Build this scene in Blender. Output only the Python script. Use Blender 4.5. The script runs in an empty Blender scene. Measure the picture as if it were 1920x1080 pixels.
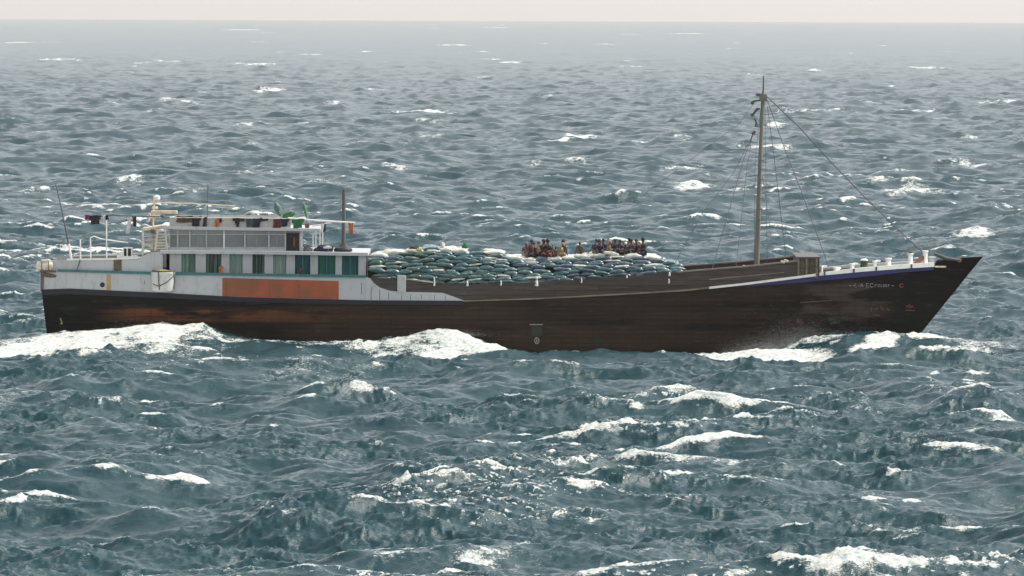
import bpy, bmesh, math, random
import numpy as np
from mathutils import Vector, Matrix, Euler
from mathutils.bvhtree import BVHTree
random.seed(7)
SC = bpy.context.scene
COL = SC.collection
R = math.radians

# ------------------------------------------------------------------ camera
F = 14400.0                     # focal length in photo pixels (1920 wide)
CH = 17.3                       # camera height above the sea
CD = 400.0                      # distance to the ship's centre plane
cam_d = bpy.data.cameras.new('camera'); cam = bpy.data.objects.new('camera', cam_d); COL.objects.link(cam)
cam_d.sensor_width = 36.0; cam_d.lens = F * 36.0 / 1920.0
cam_d.clip_start = 1.0; cam_d.clip_end = 60000.0
PITCH = math.atan(517.0 / F); ROLL = R(0.21)
cam.location = (0, -CD, CH)
CM = (Matrix.Rotation(R(90) - PITCH, 3, 'X') @ Matrix.Rotation(ROLL, 3, 'Z'))
cam.rotation_euler = CM.to_euler()
SC.camera = cam

# ------------------------------------------------------------------ sky, sun, exposure
SUN_DIR = Vector((0.62, 0.16, 0.77)).normalized()
sun_el = math.asin(SUN_DIR.z); sun_az = math.atan2(SUN_DIR.x, SUN_DIR.y)
world = bpy.data.worlds.new('World'); SC.world = world; world.use_nodes = True
wn = world.node_tree.nodes; wl = world.node_tree.links
sky = wn.new('ShaderNodeTexSky'); sky.sky_type = 'NISHITA'; sky.sun_disc = False
sky.sun_elevation = sun_el; sky.sun_rotation = sun_az
sky.altitude = 0; sky.air_density = 1.0; sky.dust_density = 1.0; sky.ozone_density = 1.0
hsv = wn.new('ShaderNodeHueSaturation'); hsv.inputs['Saturation'].default_value = 0.16
tint = wn.new('ShaderNodeMix'); tint.data_type = 'RGBA'; tint.blend_type = 'MULTIPLY'
tint.inputs['Factor'].default_value = 1.0; tint.inputs['B'].default_value = (0.985, 0.985, 0.975, 1)
bg = wn['Background']; bg.inputs['Strength'].default_value = 0.15
wl.new(sky.outputs['Color'], hsv.inputs['Color']); wl.new(hsv.outputs['Color'], tint.inputs['A'])
wl.new(tint.outputs['Result'], bg.inputs['Color'])
sl = bpy.data.lights.new('sun', 'SUN'); sl.energy = 3.1; sl.angle = R(0.6); sl.color = (1.0, 0.94, 0.84)
so = bpy.data.objects.new('sun', sl); COL.objects.link(so)
so.rotation_euler = SUN_DIR.to_track_quat('Z', 'Y').to_euler(); so.location = (60, 60, 80)
SC.view_settings.view_transform = 'Standard'; SC.view_settings.look = 'None'
SC.view_settings.exposure = 0.68; SC.view_settings.gamma = 1.0
SC.render.engine = 'CYCLES'
SC.cycles.volume_bounces = 0
SC.cycles.max_bounces = 6

_o = cam.location.copy(); _r = CM @ Vector((1, 0, 0)); _u = CM @ Vector((0, 1, 0)); _w = CM @ Vector((0, 0, -1))
def ray(px, py):
    return (_w * F + _r * (px - 960.0) + _u * (540.0 - py)).normalized()
def P(px, py, Y=0.0):           # world point on the plane y = Y seen at a photo pixel
    d = ray(px, py); return _o + d * ((Y - _o.y) / d.y)
def PX(px, Y=0.0): return P(px, 560, Y).x
def PZ(py, Y=0.0, px=960): return P(px, py, Y).z
def GS(px, py):                 # point of the calm sea at a photo pixel
    d = ray(px, py); return _o + d * (-_o.z / d.z)

# ------------------------------------------------------------------ materials
MATS = {}
def mat(name, col, rough=0.6, col2=None, scale=3.0, stretch=(1, 1, 1), bump=0.0, metal=0.0, contrast=(0.35, 0.65), coat=0.0, spec=0.5):
    if name in MATS: return MATS[name]
    m = bpy.data.materials.new(name); m.use_nodes = True; n = m.node_tree.nodes; l = m.node_tree.links
    b = n['Principled BSDF']; b.inputs['Roughness'].default_value = rough; b.inputs['Metallic'].default_value = metal
    b.inputs['Base Color'].default_value = (*col, 1); b.inputs['Coat Weight'].default_value = coat; b.inputs['Coat Roughness'].default_value = 0.35
    b.inputs['Specular IOR Level'].default_value = spec
    if col2 is None: col2 = tuple(c * 0.75 for c in col)
    tc = n.new('ShaderNodeTexCoord'); mp = n.new('ShaderNodeMapping'); mp.inputs['Scale'].default_value = stretch
    nz = n.new('ShaderNodeTexNoise'); nz.inputs['Scale'].default_value = scale; nz.inputs['Detail'].default_value = 6; nz.inputs['Roughness'].default_value = 0.65
    mr = n.new('ShaderNodeMapRange'); mr.inputs['From Min'].default_value = contrast[0]; mr.inputs['From Max'].default_value = contrast[1]
    mx = n.new('ShaderNodeMix'); mx.data_type = 'RGBA'; mx.inputs['A'].default_value = (*col, 1); mx.inputs['B'].default_value = (*col2, 1)
    l.new(tc.outputs['Object'], mp.inputs['Vector']); l.new(mp.outputs['Vector'], nz.inputs['Vector'])
    l.new(nz.outputs['Fac'], mr.inputs['Value']); l.new(mr.outputs['Result'], mx.inputs['Factor']); l.new(mx.outputs['Result'], b.inputs['Base Color'])
    if bump > 0:
        bp = n.new('ShaderNodeBump'); bp.inputs['Strength'].default_value = 0.6; bp.inputs['Distance'].default_value = bump
        l.new(nz.outputs['Fac'], bp.inputs['Height']); l.new(bp.outputs['Normal'], b.inputs['Normal'])
    MATS[name] = m; return m

M_white = mat('white_paint', (0.44, 0.455, 0.47), 0.55, (0.30, 0.25, 0.20), 2.6, (1.1, 1, 0.5), contrast=(0.52, 0.85))
M_clean = mat('clean_white_paint', (0.80, 0.79, 0.75), 0.5, (0.62, 0.58, 0.5), 3.0, contrast=(0.5, 0.8))
M_cream = mat('cream_paint', (0.72, 0.60, 0.45), 0.6, (0.45, 0.33, 0.22), 4.0, contrast=(0.45, 0.75))
M_grey = mat('grey_panel', (0.34, 0.33, 0.32), 0.6, (0.30, 0.29, 0.28), 2.0)
M_teal = mat('teal_paint', (0.02, 0.17, 0.17), 0.5, (0.03, 0.11, 0.12), 2.5)
M_navy = mat('navy_paint', (0.003, 0.006, 0.022), 0.7, (0.002, 0.004, 0.008), 0.8, (0.4, 1, 2))
M_blue = mat('blue_paint', (0.008, 0.011, 0.13), 0.5, (0.01, 0.012, 0.09), 1.2, (0.4, 1, 2))
M_orange = mat('red_orange_paint', (0.36, 0.075, 0.022), 0.6, (0.22, 0.07, 0.028), 1.2, (0.8, 1, 0.9), contrast=(0.4, 0.6))
M_steel = mat('dark_steel', (0.07, 0.07, 0.085), 0.55, (0.10, 0.08, 0.07), 3.0)
M_rope = mat('rope', (0.10, 0.10, 0.10), 0.8, (0.07, 0.07, 0.07), 5.0)
M_wrope = mat('white_rope', (0.75, 0.75, 0.70), 0.8)
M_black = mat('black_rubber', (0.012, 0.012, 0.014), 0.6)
M_inside = mat('dark_interior', (0.02, 0.02, 0.022), 0.9)
M_skin = mat('skin', (0.11, 0.055, 0.035), 0.5)
M_hair = mat('hair', (0.008, 0.007, 0.007), 0.7)
M_sage = mat('sage_curtain', (0.22, 0.36, 0.30), 0.8, (0.05, 0.10, 0.09), 5.0, (1.2, 1, 0.05), contrast=(0.42, 0.58))
M_palegl = mat('pale_curtain', (0.30, 0.42, 0.37), 0.8, (0.20, 0.30, 0.27), 4.0, (1.5, 1, 0.05))
M_green = mat('green_curtain', (0.01, 0.16, 0.10), 0.7, (0.008, 0.09, 0.13), 4.0, (1.3, 1, 0.05), contrast=(0.42, 0.58))
M_leaf = mat('leaf', (0.05, 0.20, 0.05), 0.5, (0.03, 0.11, 0.04), 6.0)
M_mast = mat('mast_wood', (0.20, 0.185, 0.14), 0.7, (0.10, 0.11, 0.10), 0.9, (3, 3, 0.5))
M_glass = mat('dull_glass', (0.20, 0.21, 0.21), 0.25, (0.14, 0.15, 0.15), 1.0)
M_rust = mat('rusty_metal', (0.16, 0.10, 0.07), 0.8, (0.07, 0.05, 0.04), 5.0)
M_red = mat('red_paint', (0.30, 0.04, 0.03), 0.6)
def cloth_mat(name, c): return mat('cloth_' + name, c, 0.85, tuple(v * 0.6 for v in c), 8.0)

def plank_mat(name, c1, c2, cm, bw, bh, horizontal=True, streak=(0.5, 0.5, 6)):
    m = bpy.data.materials.new(name); m.use_nodes = True; n = m.node_tree.nodes; l = m.node_tree.links
    b = n['Principled BSDF']; b.inputs['Roughness'].default_value = 0.75
    tc = n.new('ShaderNodeTexCoord'); sp = n.new('ShaderNodeSeparateXYZ'); cb = n.new('ShaderNodeCombineXYZ')
    l.new(tc.outputs['Object'], sp.inputs[0])
    if horizontal: l.new(sp.outputs['X'], cb.inputs['X']); l.new(sp.outputs['Z'], cb.inputs['Y'])
    else: l.new(sp.outputs['Z'], cb.inputs['X']); l.new(sp.outputs['X'], cb.inputs['Y'])
    br = n.new('ShaderNodeTexBrick'); br.inputs['Scale'].default_value = 1.0; br.inputs['Brick Width'].default_value = bw
    br.inputs['Row Height'].default_value = bh; br.inputs['Mortar Size'].default_value = 0.012; br.inputs['Mortar Smooth'].default_value = 0.3
    br.inputs['Color1'].default_value = (*c1, 1); br.inputs['Color2'].default_value = (*c2, 1); br.inputs['Mortar'].default_value = (*cm, 1)
    l.new(cb.outputs[0], br.inputs['Vector'])
    mp = n.new('ShaderNodeMapping'); mp.inputs['Scale'].default_value = streak
    nz = n.new('ShaderNodeTexNoise'); nz.inputs['Scale'].default_value = 2.0; nz.inputs['Detail'].default_value = 6
    l.new(tc.outputs['Object'], mp.inputs[0]); l.new(mp.outputs[0], nz.inputs['Vector'])
    mr = n.new('ShaderNodeMapRange'); mr.inputs['From Min'].default_value = 0.3; mr.inputs['From Max'].default_value = 0.7
    mr.inputs['To Min'].default_value = 0.55; mr.inputs['To Max'].default_value = 1.35
    mx = n.new('ShaderNodeMix'); mx.data_type = 'RGBA'; mx.blend_type = 'MULTIPLY'; mx.inputs['Factor'].default_value = 1.0
    l.new(nz.outputs['Fac'], mr.inputs['Value']); l.new(br.outputs['Color'], mx.inputs['A']); l.new(mr.outputs['Result'], mx.inputs['B'])
    l.new(mx.outputs['Result'], b.inputs['Base Color'])
    bp = n.new('ShaderNodeBump'); bp.inputs['Strength'].default_value = 0.5; bp.inputs['Distance'].default_value = 0.03; bp.invert = True
    l.new(br.outputs['Fac'], bp.inputs['Height']); l.new(bp.outputs['Normal'], b.inputs['Normal'])
    MATS[name] = m; return m
M_plank = plank_mat('weathered_planks', (0.066, 0.050, 0.041), (0.046, 0.035, 0.030), (0.012, 0.01, 0.008), 4.5, 0.27)
M_crate = plank_mat('olive_planks', (0.085, 0.07, 0.035), (0.05, 0.045, 0.03), (0.015, 0.012, 0.01), 3.0, 0.24, False)
M_deck = plank_mat('deck_planks', (0.30, 0.25, 0.19), (0.24, 0.2, 0.16), (0.05, 0.04, 0.03), 4.0, 0.2)

def hull_material():
    m = bpy.data.materials.new('hull_planks'); m.use_nodes = True; n = m.node_tree.nodes; l = m.node_tree.links
    b = n['Principled BSDF']; b.inputs['Roughness'].default_value = 0.7; b.inputs['Specular IOR Level'].default_value = 0.12
    tc = n.new('ShaderNodeTexCoord'); sp = n.new('ShaderNodeSeparateXYZ'); l.new(tc.outputs['Object'], sp.inputs[0])
    def noise(scale, st, det=6):
        mp = n.new('ShaderNodeMapping'); mp.inputs['Scale'].default_value = st; l.new(tc.outputs['Object'], mp.inputs[0])
        z = n.new('ShaderNodeTexNoise'); z.inputs['Scale'].default_value = scale; z.inputs['Detail'].default_value = det; z.inputs['Roughness'].default_value = 0.6
        l.new(mp.outputs[0], z.inputs['Vector']); return z.outputs['Fac']
    def rng(v, a, c, lo=0.0, hi=1.0):
        r = n.new('ShaderNodeMapRange'); r.interpolation_type = 'SMOOTHSTEP'
        for k, x in zip(('From Min', 'From Max', 'To Min', 'To Max'), (a, c, lo, hi)): r.inputs[k].default_value = x
        l.new(v, r.inputs['Value']); return r.outputs['Result']
    def mul(a, c, op='MULTIPLY'):
        q = n.new('ShaderNodeMath'); q.operation = op; q.use_clamp = True
        for i, x in enumerate((a, c)):
            if isinstance(x, float): q.inputs[i].default_value = x
            else: l.new(x, q.inputs[i])
        return q.outputs[0]
    def mix(f, a, c, bt='MIX'):
        q = n.new('ShaderNodeMix'); q.data_type = 'RGBA'; q.blend_type = bt
        for k, x in (('Factor', f), ('A', a), ('B', c)):
            if isinstance(x, (tuple, float)): q.inputs[k].default_value = x if isinstance(x, float) else (*x, 1)
            else: l.new(x, q.inputs[k])
        return q.outputs['Result']
    X, Z = sp.outputs['X'], sp.outputs['Z']
    black = (0.0006, 0.0026, 0.0022)
    # worn brown timber amidships
    midm = mul(rng(X, -16.0, -6.0), rng(X, 19.5, 11.0))
    wear = rng(noise(1.0, (0.22, 0.3, 1.1)), 0.36, 0.62)
    c = mix(mul(mul(midm, 0.12, 'ADD'), wear), black, (0.023, 0.0165, 0.012))
    c = mix(mul(midm, rng(noise(0.8, (0.12, 0.3, 1.6)), 0.35, 0.60, 0.15, 0.95)), c, (0.034, 0.022, 0.0145))
    # orange band of old priming
    band = mul(mul(rng(Z, 1.15, 1.45), rng(Z, 2.1, 1.85)), mul(rng(X, -22, -19), rng(X, -6, -13)))
    c = mix(mul(band, rng(noise(1.2, (0.35, 0.3, 2.2)), 0.35, 0.6)), c, (0.13, 0.045, 0.016))
    low = mul(mul(rng(Z, 0.1, 0.5), rng(Z, 1.3, 0.9)), mul(rng(X, -14, -8), rng(X, 13, 8)))
    c = mix(mul(low, rng(noise(1.5, (0.3, 0.3, 1.8)), 0.45, 0.7)), c, (0.046, 0.024, 0.017))
    # dull green and violet smudges
    c = mix(mul(rng(noise(0.9, (0.35, 0.3, 0.9)), 0.60, 0.70), 0.6), c, (0.012, 0.035, 0.022))
    fw = mul(mul(rng(X, 14.8, 15.4), rng(X, 20.5, 18.0)), mul(rng(Z, 1.2, 1.5), rng(Z, 3.6, 3.2)))
    c = mix(mul(fw, rng(noise(1.1, (0.3, 0.3, 1.6)), 0.42, 0.6)), c, (0.058, 0.042, 0.036))
    # plank seams
    cb = n.new('ShaderNodeCombineXYZ'); l.new(X, cb.inputs['X']); l.new(Z, cb.inputs['Y'])
    br = n.new('ShaderNodeTexBrick'); br.inputs['Brick Width'].default_value = 3.1; br.inputs['Row Height'].default_value = 0.24; br.inputs['Scale'].default_value = 1.0
    br.inputs['Mortar Size'].default_value = 0.014; br.inputs['Mortar Smooth'].default_value = 0.4
    br.inputs['Color1'].default_value = (1.25, 1.2, 1.15, 1); br.inputs['Color2'].default_value = (0.75, 0.78, 0.8, 1); br.inputs['Mortar'].default_value = (0.3, 0.3, 0.3, 1)
    l.new(cb.outputs[0], br.inputs['Vector'])
    c = mix(0.65, c, br.outputs['Color'], 'MULTIPLY')
    w = n.new('ShaderNodeTexWave'); w.wave_type = 'BANDS'; w.bands_direction = 'X'; w.inputs['Scale'].default_value = 0.37; w.inputs['Distortion'].default_value = 1.5
    l.new(tc.outputs['Object'], w.inputs['Vector'])
    c = mix(mul(rng(w.outputs['Fac'], 0.12, 0.0), 0.12), c, (0.006, 0.006, 0.006))
    c = mix(mul(rng(noise(3.5, (0.22, 0.3, 2.5)), 0.56, 0.70), 0.30), c, (0.09, 0.078, 0.068))
    l.new(c, b.inputs['Base Color'])
    bp = n.new('ShaderNodeBump'); bp.inputs['Strength'].default_value = 0.6; bp.inputs['Distance'].default_value = 0.03; bp.invert = True
    l.new(br.outputs['Fac'], bp.inputs['Height']); l.new(bp.outputs['Normal'], b.inputs['Normal'])
    return m
M_hull = hull_material()

# ------------------------------------------------------------------ object helpers
def tag(o, label=None, cat=None, group=None, kind=None):
    if label: o['label'] = label
    if cat: o['category'] = cat
    if group: o['group'] = group
    if kind: o['kind'] = kind
    return o
def empty(name, loc, label=None, cat=None, group=None, rz=0.0):
    o = bpy.data.objects.new(name, None); COL.objects.link(o); o.location = loc; o.rotation_euler = (0, 0, rz)
    o.empty_display_size = 0.2
    return tag(o, label, cat, group)
def link(name, me, parent=None, loc=None):
    o = bpy.data.objects.new(name, me); COL.objects.link(o)
    if parent: o.parent = parent
    if loc is not None: o.location = loc
    return o
class MB:
    """collects shapes, links them as one mesh"""
    def __init__(s): s.bm = bmesh.new()
    def box(s, lo, hi, bev=0.0, rot=None):
        lo, hi = Vector(lo), Vector(hi); c = (lo + hi) / 2; d = hi - lo
        r = bmesh.ops.create_cube(s.bm, size=1.0)
        for v in r['verts']:
            v.co = Vector((v.co.x * d.x, v.co.y * d.y, v.co.z * d.z))
            if rot: v.co = rot @ v.co
            v.co += c
        if bev > 0:
            es = list({e for v in r['verts'] for e in v.link_edges})
            bmesh.ops.bevel(s.bm, geom=es, offset=bev, segments=2, affect='EDGES', profile=0.5)
        return s
    def tube(s, pts, rad, seg=8, cap=True):
        pts = [Vector(p) for p in pts]; n = len(pts)
        if not isinstance(rad, (list, tuple)): rad = [rad] * n
        rings = []
        for i, p in enumerate(pts):
            t = (pts[min(i + 1, n - 1)] - pts[max(i - 1, 0)]).normalized()
            a = t.cross(Vector((0, 1, 0)))
            if a.length < 0.1: a = t.cross(Vector((1, 0, 0)))
            a.normalize(); b = t.cross(a)
            rings.append([s.bm.verts.new(p + (a * math.cos(2 * math.pi * k / seg) + b * math.sin(2 * math.pi * k / seg)) * rad[i]) for k in range(seg)])
        for i in range(n - 1):
            for k in range(seg):
                s.bm.faces.new((rings[i][k], rings[i][(k + 1) % seg], rings[i + 1][(k + 1) % seg], rings[i + 1][k]))
        if cap:
            s.bm.faces.new(rings[0][::-1]); s.bm.faces.new(rings[-1])
        return s
    def lathe(s, prof, c, seg=20):
        c = Vector(c); rings = []
        for r, z in prof:
            rings.append([s.bm.verts.new(c + Vector((r * math.cos(2 * math.pi * k / seg), r * math.sin(2 * math.pi * k / seg), z))) for k in range(seg)])
        for i in range(len(rings) - 1):
            for k in range(seg):
                s.bm.faces.new((rings[i][k], rings[i][(k + 1) % seg], rings[i + 1][(k + 1) % seg], rings[i + 1][k]))
        s.bm.faces.new(rings[0][::-1]); s.bm.faces.new(rings[-1]); return s
    def torus(s, c, R_, r_, axis='Z', seg=24, rs=10, sq=1.0):
        c = Vector(c); ring = []
        for i in range(seg):
            a = 2 * math.pi * i / seg; row = []
            for j in range(rs):
                b = 2 * math.pi * j / rs; q = R_ + r_ * math.cos(b)
                v = Vector((q * math.cos(a), q * math.sin(a), r_ * sq * math.sin(b)))
                if axis == 'Y': v = Vector((v.x, v.z, v.y))
                if axis == 'X': v = Vector((v.z, v.x, v.y))
                row.append(s.bm.verts.new(c + v))
            ring.append(row)
        for i in range(seg):
            for j in range(rs):
                s.bm.faces.new((ring[i][j], ring[(i + 1) % seg][j], ring[(i + 1) % seg][(j + 1) % rs], ring[i][(j + 1) % rs]))
        return s
    def slab(s, rows, thick):
        """rows: list of (top Vector, bottom Vector) pairs along a wall, thick along +y/-y"""
        a = []
        for t, b in rows:
            t, b = Vector(t), Vector(b); o = Vector((0, thick, 0))
            a.append([s.bm.verts.new(q) for q in (t, b, b + o, t + o)])
        for i in range(len(a) - 1):
            for k in range(4):
                s.bm.faces.new((a[i][k], a[i][(k + 1) % 4], a[i + 1][(k + 1) % 4], a[i + 1][k]))
        s.bm.faces.new(a[0]); s.bm.faces.new(a[-1][::-1]); return s
    def build(s, name, m, parent=None, loc=None, smooth=True, mirror=False):
        bm = s.bm
        if mirror:
            b2 = MB(); b2.bm = bm.copy()
            for v in b2.bm.verts: v.co.y = -v.co.y
            b2.build(name, m, parent, loc, smooth)
        bmesh.ops.recalc_face_normals(bm, faces=bm.faces[:])
        if loc is not None:
            L = Vector(loc)
            for v in bm.verts: v.co -= L
        me = bpy.data.meshes.new(name); bm.to_mesh(me); bm.free(); me.materials.append(m)
        if smooth:
            me.polygons.foreach_set('use_smooth', [True] * len(me.polygons)); me.set_sharp_from_angle(angle=R(35))
        return link(name, me, parent, loc)
def interp(tab, x):
    return float(np.interp(x, [t[0] for t in tab], [t[1] for t in tab]))
def smoothtab(tab, x):
    return interp(tab, x)

# ================================================================== SEA
def fft_tile(L, N, lp, lmin, lmax, hs, wind, spread, seed, chop, slope=3.55):
    rng = np.random.RandomState(seed)
    k1 = np.fft.fftfreq(N, L / N) * 2 * np.pi
    kx, ky = np.meshgrid(k1, k1, indexing='xy'); k = np.sqrt(kx ** 2 + ky ** 2); k[0, 0] = 1e9
    kp = 2 * np.pi / lp
    S = np.exp(-1.1 * (kp / k) ** 2) / k ** slope
    cs = (kx * math.cos(wind) + ky * math.sin(wind)) / k
    S *= (0.04 + np.clip(cs, 0, 1) ** spread)
    S *= np.exp(-(k * lmin / (2 * np.pi)) ** 4) * (1 - np.exp(-(k * lmax / (2 * np.pi)) ** 6))
    A = np.sqrt(S) * (rng.normal(size=(N, N)) + 1j * rng.normal(size=(N, N)))
    A[0, 0] = 0
    h = np.fft.ifft2(A).real; sc = (hs / 4) / h.std(); A *= sc; h *= sc
    # symmetrise so that the derivatives belong to the real part
    A = np.fft.fft2(h)
    dx = np.fft.ifft2(-1j * kx / k * A).real; dy = np.fft.ifft2(-1j * ky / k * A).real
    jxx = np.fft.ifft2(kx * kx / k * A).real; jyy = np.fft.ifft2(ky * ky / k * A).real; jxy = np.fft.ifft2(kx * ky / k * A).real
    J = (1 - chop * jxx) * (1 - chop * jyy) - (chop * jxy) ** 2
    return dict(L=L, N=N, h=h.astype(np.float32), dx=-dx.astype(np.float32), dy=-dy.astype(np.float32), J=J.astype(np.float32))
def samp(t, key, X, Y, rot=0.0):
    c, s = math.cos(rot), math.sin(rot)
    u = ((X * c + Y * s) / t['L'] % 1.0) * t['N']; v = ((-X * s + Y * c) / t['L'] % 1.0) * t['N']
    i = np.floor(u).astype(int); j = np.floor(v).astype(int); fu = (u - i).astype(np.float32); fv = (v - j).astype(np.float32)
    N = t['N']; i %= N; j %= N; i1 = (i + 1) % N; j1 = (j + 1) % N; a = t[key]
    return (a[j, i] * (1 - fu) + a[j, i1] * fu) * (1 - fv) + (a[j1, i] * (1 - fu) + a[j1, i1] * fu) * fv

WIND = R(-68)
TA = fft_tile(233.0, 1024, 19.0, 1.2, 90.0, 1.18, WIND, 2.0, 11, 1.0)
TC = fft_tile(367.0, 1024, 34.0, 3.0, 160.0, 0.72, WIND + R(28), 3.0, 5, 1.0)
TB = fft_tile(41.0, 1024, 3.4, 0.14, 7.0, 0.32, WIND - R(12), 1.5, 23, 1.0, 3.05)

def build_sea():
    # rows of the sheet, closer together near the ship, wider towards the horizon
    ds = []
    d = 20.0
    while d < 225: ds.append(d); d += max(0.45, (225 - d) * 0.10)
    while d < 15000:
        ds.append(d); d += 0.19 if d < 300 else min(0.19 * (d / 300.0) ** 1.62, 180.0)
    ds.append(15000.0); ds = np.array(ds)
    inner = np.linspace(-0.0735, 0.0735, 720)
    outer = 0.0735 + 0.0004 * (1.19 ** np.arange(1, 40) - 1) / 0.19 * 1.0
    outer = outer[outer < 1.2]
    us = np.concatenate([-outer[::-1], inner, outer])
    D, U = np.meshgrid(ds, us, indexing='ij')
    X = D * U; Y = D - CD
    step = np.gradient(ds)[:, None] * np.ones_like(U)
    xs = np.abs(np.gradient(us))[None, :] * D
    q = np.maximum(step, xs)
    fA = np.clip(1.4 - q / 7.0, 0.0, 1.0); fB = np.clip(1.2 - q / 0.9, 0.0, 1.0); fC = np.clip(1.4 - q / 14.0, 0, 1)
    h = samp(TA, 'h', X, Y) * fA + samp(TC, 'h', X, Y, 0.4) * fC
    dx = samp(TA, 'dx', X, Y) * fA; dy = samp(TA, 'dy', X, Y) * fA
    rough = 0.72 + 0.36 * np.clip(samp(TA, 'h', X * 0.7 + 31, Y * 0.7, 0.9) / 0.3, -1, 1.4)   # gusty patches of small waves
    hb = samp(TB, 'h', X, Y) * fB * rough
    h = h + hb; dx = dx + samp(TB, 'dx', X, Y) * fB * rough * 0.5; dy = dy + samp(TB, 'dy', X, Y) * fB * rough * 0.5
    # whitecaps from folding crests
    J = samp(TA, 'J', X, Y); hA = samp(TA, 'h', X, Y)
    patch = samp(TC, 'h', X * 0.37 + 77, Y * 0.37, 1.1) / 0.19
    foam = np.clip((0.58 - 0.09 * np.clip((D - 450) / 900, 0, 1) + 0.10 * patch - J) / 0.30, 0, 1) * np.clip((hA - 0.02) / 0.3, 0, 1) * np.clip((1100 - D) / 400, 0, 1)
    lace = np.clip((samp(TC, 'h', X * 1.3 - 50, Y * 0.55 + 9, 0.2) / 0.19 - 1.1) / 1.2, 0, 1) * 0.40
    JB = samp(TB, 'J', X, Y)
    foam = np.maximum(foam, np.clip((0.53 - JB) / 0.35, 0, 1) * 0.75 * np.clip((h - 0.14) / 0.25, 0, 1) * fB * np.clip(0.4 + 0.5 * patch, 0, 1))
    foam = np.maximum(foam, lace)
    # ---- the water along the hull
    prof = [(-900, 650), (-100, 650), (40, 640), (88, 633), (150, 627), (230, 622), (300, 611), (340, 616), (380, 610), (430, 636), (500, 641), (600, 646), (700, 642), (760, 634),
            (820, 620), (860, 623), (910, 645), (980, 668), (1080, 673), (1200, 670), (1340, 668), (1410, 667), (1465, 656), (1505, 638), (1560, 626), (1640, 626), (1700, 634), (1740, 632), (1790, 640), (1900, 650), (3000, 650)]
    xx = np.array([PX(p[0], -5.0) for p in prof]); zz = np.array([PZ(p[1], -5.0) for p in prof])
    zc = np.interp(X, xx, zz)
    w = np.exp(-((Y + 5.0) / np.where(Y < -5, 4.6, 9.0)) ** 2)
    w = w * np.clip((X + 32) / 6, 0, 1) * np.clip((31 - X) / 5, 0, 1)
    h = h * (1 - w * 0.85) + (zc + hb * 0.8) * w
    dx = dx * (1 - 0.8 * w); dy = dy * (1 - 0.9 * w)
    brk = np.clip(0.50 + 0.34 * samp(TB, 'h', X * 0.55 + 13, Y * 0.30 + 7, 0.5) / 0.11 + 0.16 * samp(TA, 'h', X * 3.1, Y * 1.4, 0.7) / 0.31, 0.0, 1.15)
    w2 = np.exp(-((Y + 14.0) / 9.0) ** 2) * np.clip((X - PX(1290, -12)) / 2.5, 0, 1) * np.clip((PX(1600, -12) - X) / 2.0, 0, 1) * (Y < -4.6) * np.clip((-4.6 - Y) / 2.5, 0, 1)
    h = h * (1 - 0.9 * w2) - 0.42 * w2 + hb * 0.6 * w2
    def bump(px0, Y0, sx, sy, hh, rot=0.0):
        c, s = math.cos(rot), math.sin(rot); x0 = PX(px0, Y0)
        a = (X - x0) * c + (Y - Y0) * s; b = -(X - x0) * s + (Y - Y0) * c
        g = np.exp(-(a / sx) ** 2 - (b / sy) ** 2); return g * hh
    def foamadd(px0, Y0, sx, sy, amp, rot=0.0):
        nonlocal foam
        foam = np.maximum(foam, np.clip(bump(px0, Y0, sx, sy, amp * 1.6, rot), 0, amp) * (0.62 + 0.6 * brk))
    # hollow in front of the bow wave, teal swell climbing the bow planks
    h += bump(1400, -9.5, 2.2, 1.5, 0.34) + bump(1480, -10.0, 2.4, 1.5, 0.36) + bump(1650, -9.5, 4.2, 0.9, 0.28, R(70)) + bump(1590, -15, 2.5, 3.0, -0.25)
    h += bump(860, -9, 4.0, 3.0, 0.25) + bump(250, -9, 7.0, 3.5, 0.30)
    for a in [(150, -9, 6.5, 7.5, 1.0), (30, -12, 6.0, 9.0, 1.0), (330, -7.5, 3.4, 3.0, 0.95), (250, -12, 3.5, 6, 0.75), (-80, -12, 8, 12, 0.9),
              (415, -6.5, 1.8, 1.6, 0.7), (520, -6.5, 2.4, 1.5, 0.55), (640, -7.0, 2.6, 1.8, 0.6), (740, -8.5, 2.6, 3.0, 0.75),
              (840, -8.0, 3.1, 4.8, 1.0), (790, -11, 3.0, 4.5, 0.85), (925, -6.5, 1.7, 2.3, 0.9),
              (1075, -5.0, 1.2, 0.8, 0.75), (1205, -5.0, 1.4, 0.9, 0.75), (1390, -10.5, 2.2, 2.2, 1.3), (1455, -11, 2.6, 2.3, 1.3), (1520, -11.5, 1.3, 2.0, 1.2), (1450, -8, 2.6, 1.6, 0.8), (1430, -6, 2.4, 1.2, 0.6), (1652, -9.5, 4.0, 0.7, 1.0, R(68)), (1540, -5, 1.8, 1.2, .6),
              (1655, -6.5, 2.0, 1.5, 0.75, 0.25), (1715, -3.2, 1.9, 2.2, 1.0), (1755, -2.5, 1.6, 2.4, 0.75), (1840, -7, 2.0, 6, 0.55), (1810, -13, 1.7, 4, 0.6)]:
        foamadd(*a)
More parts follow.
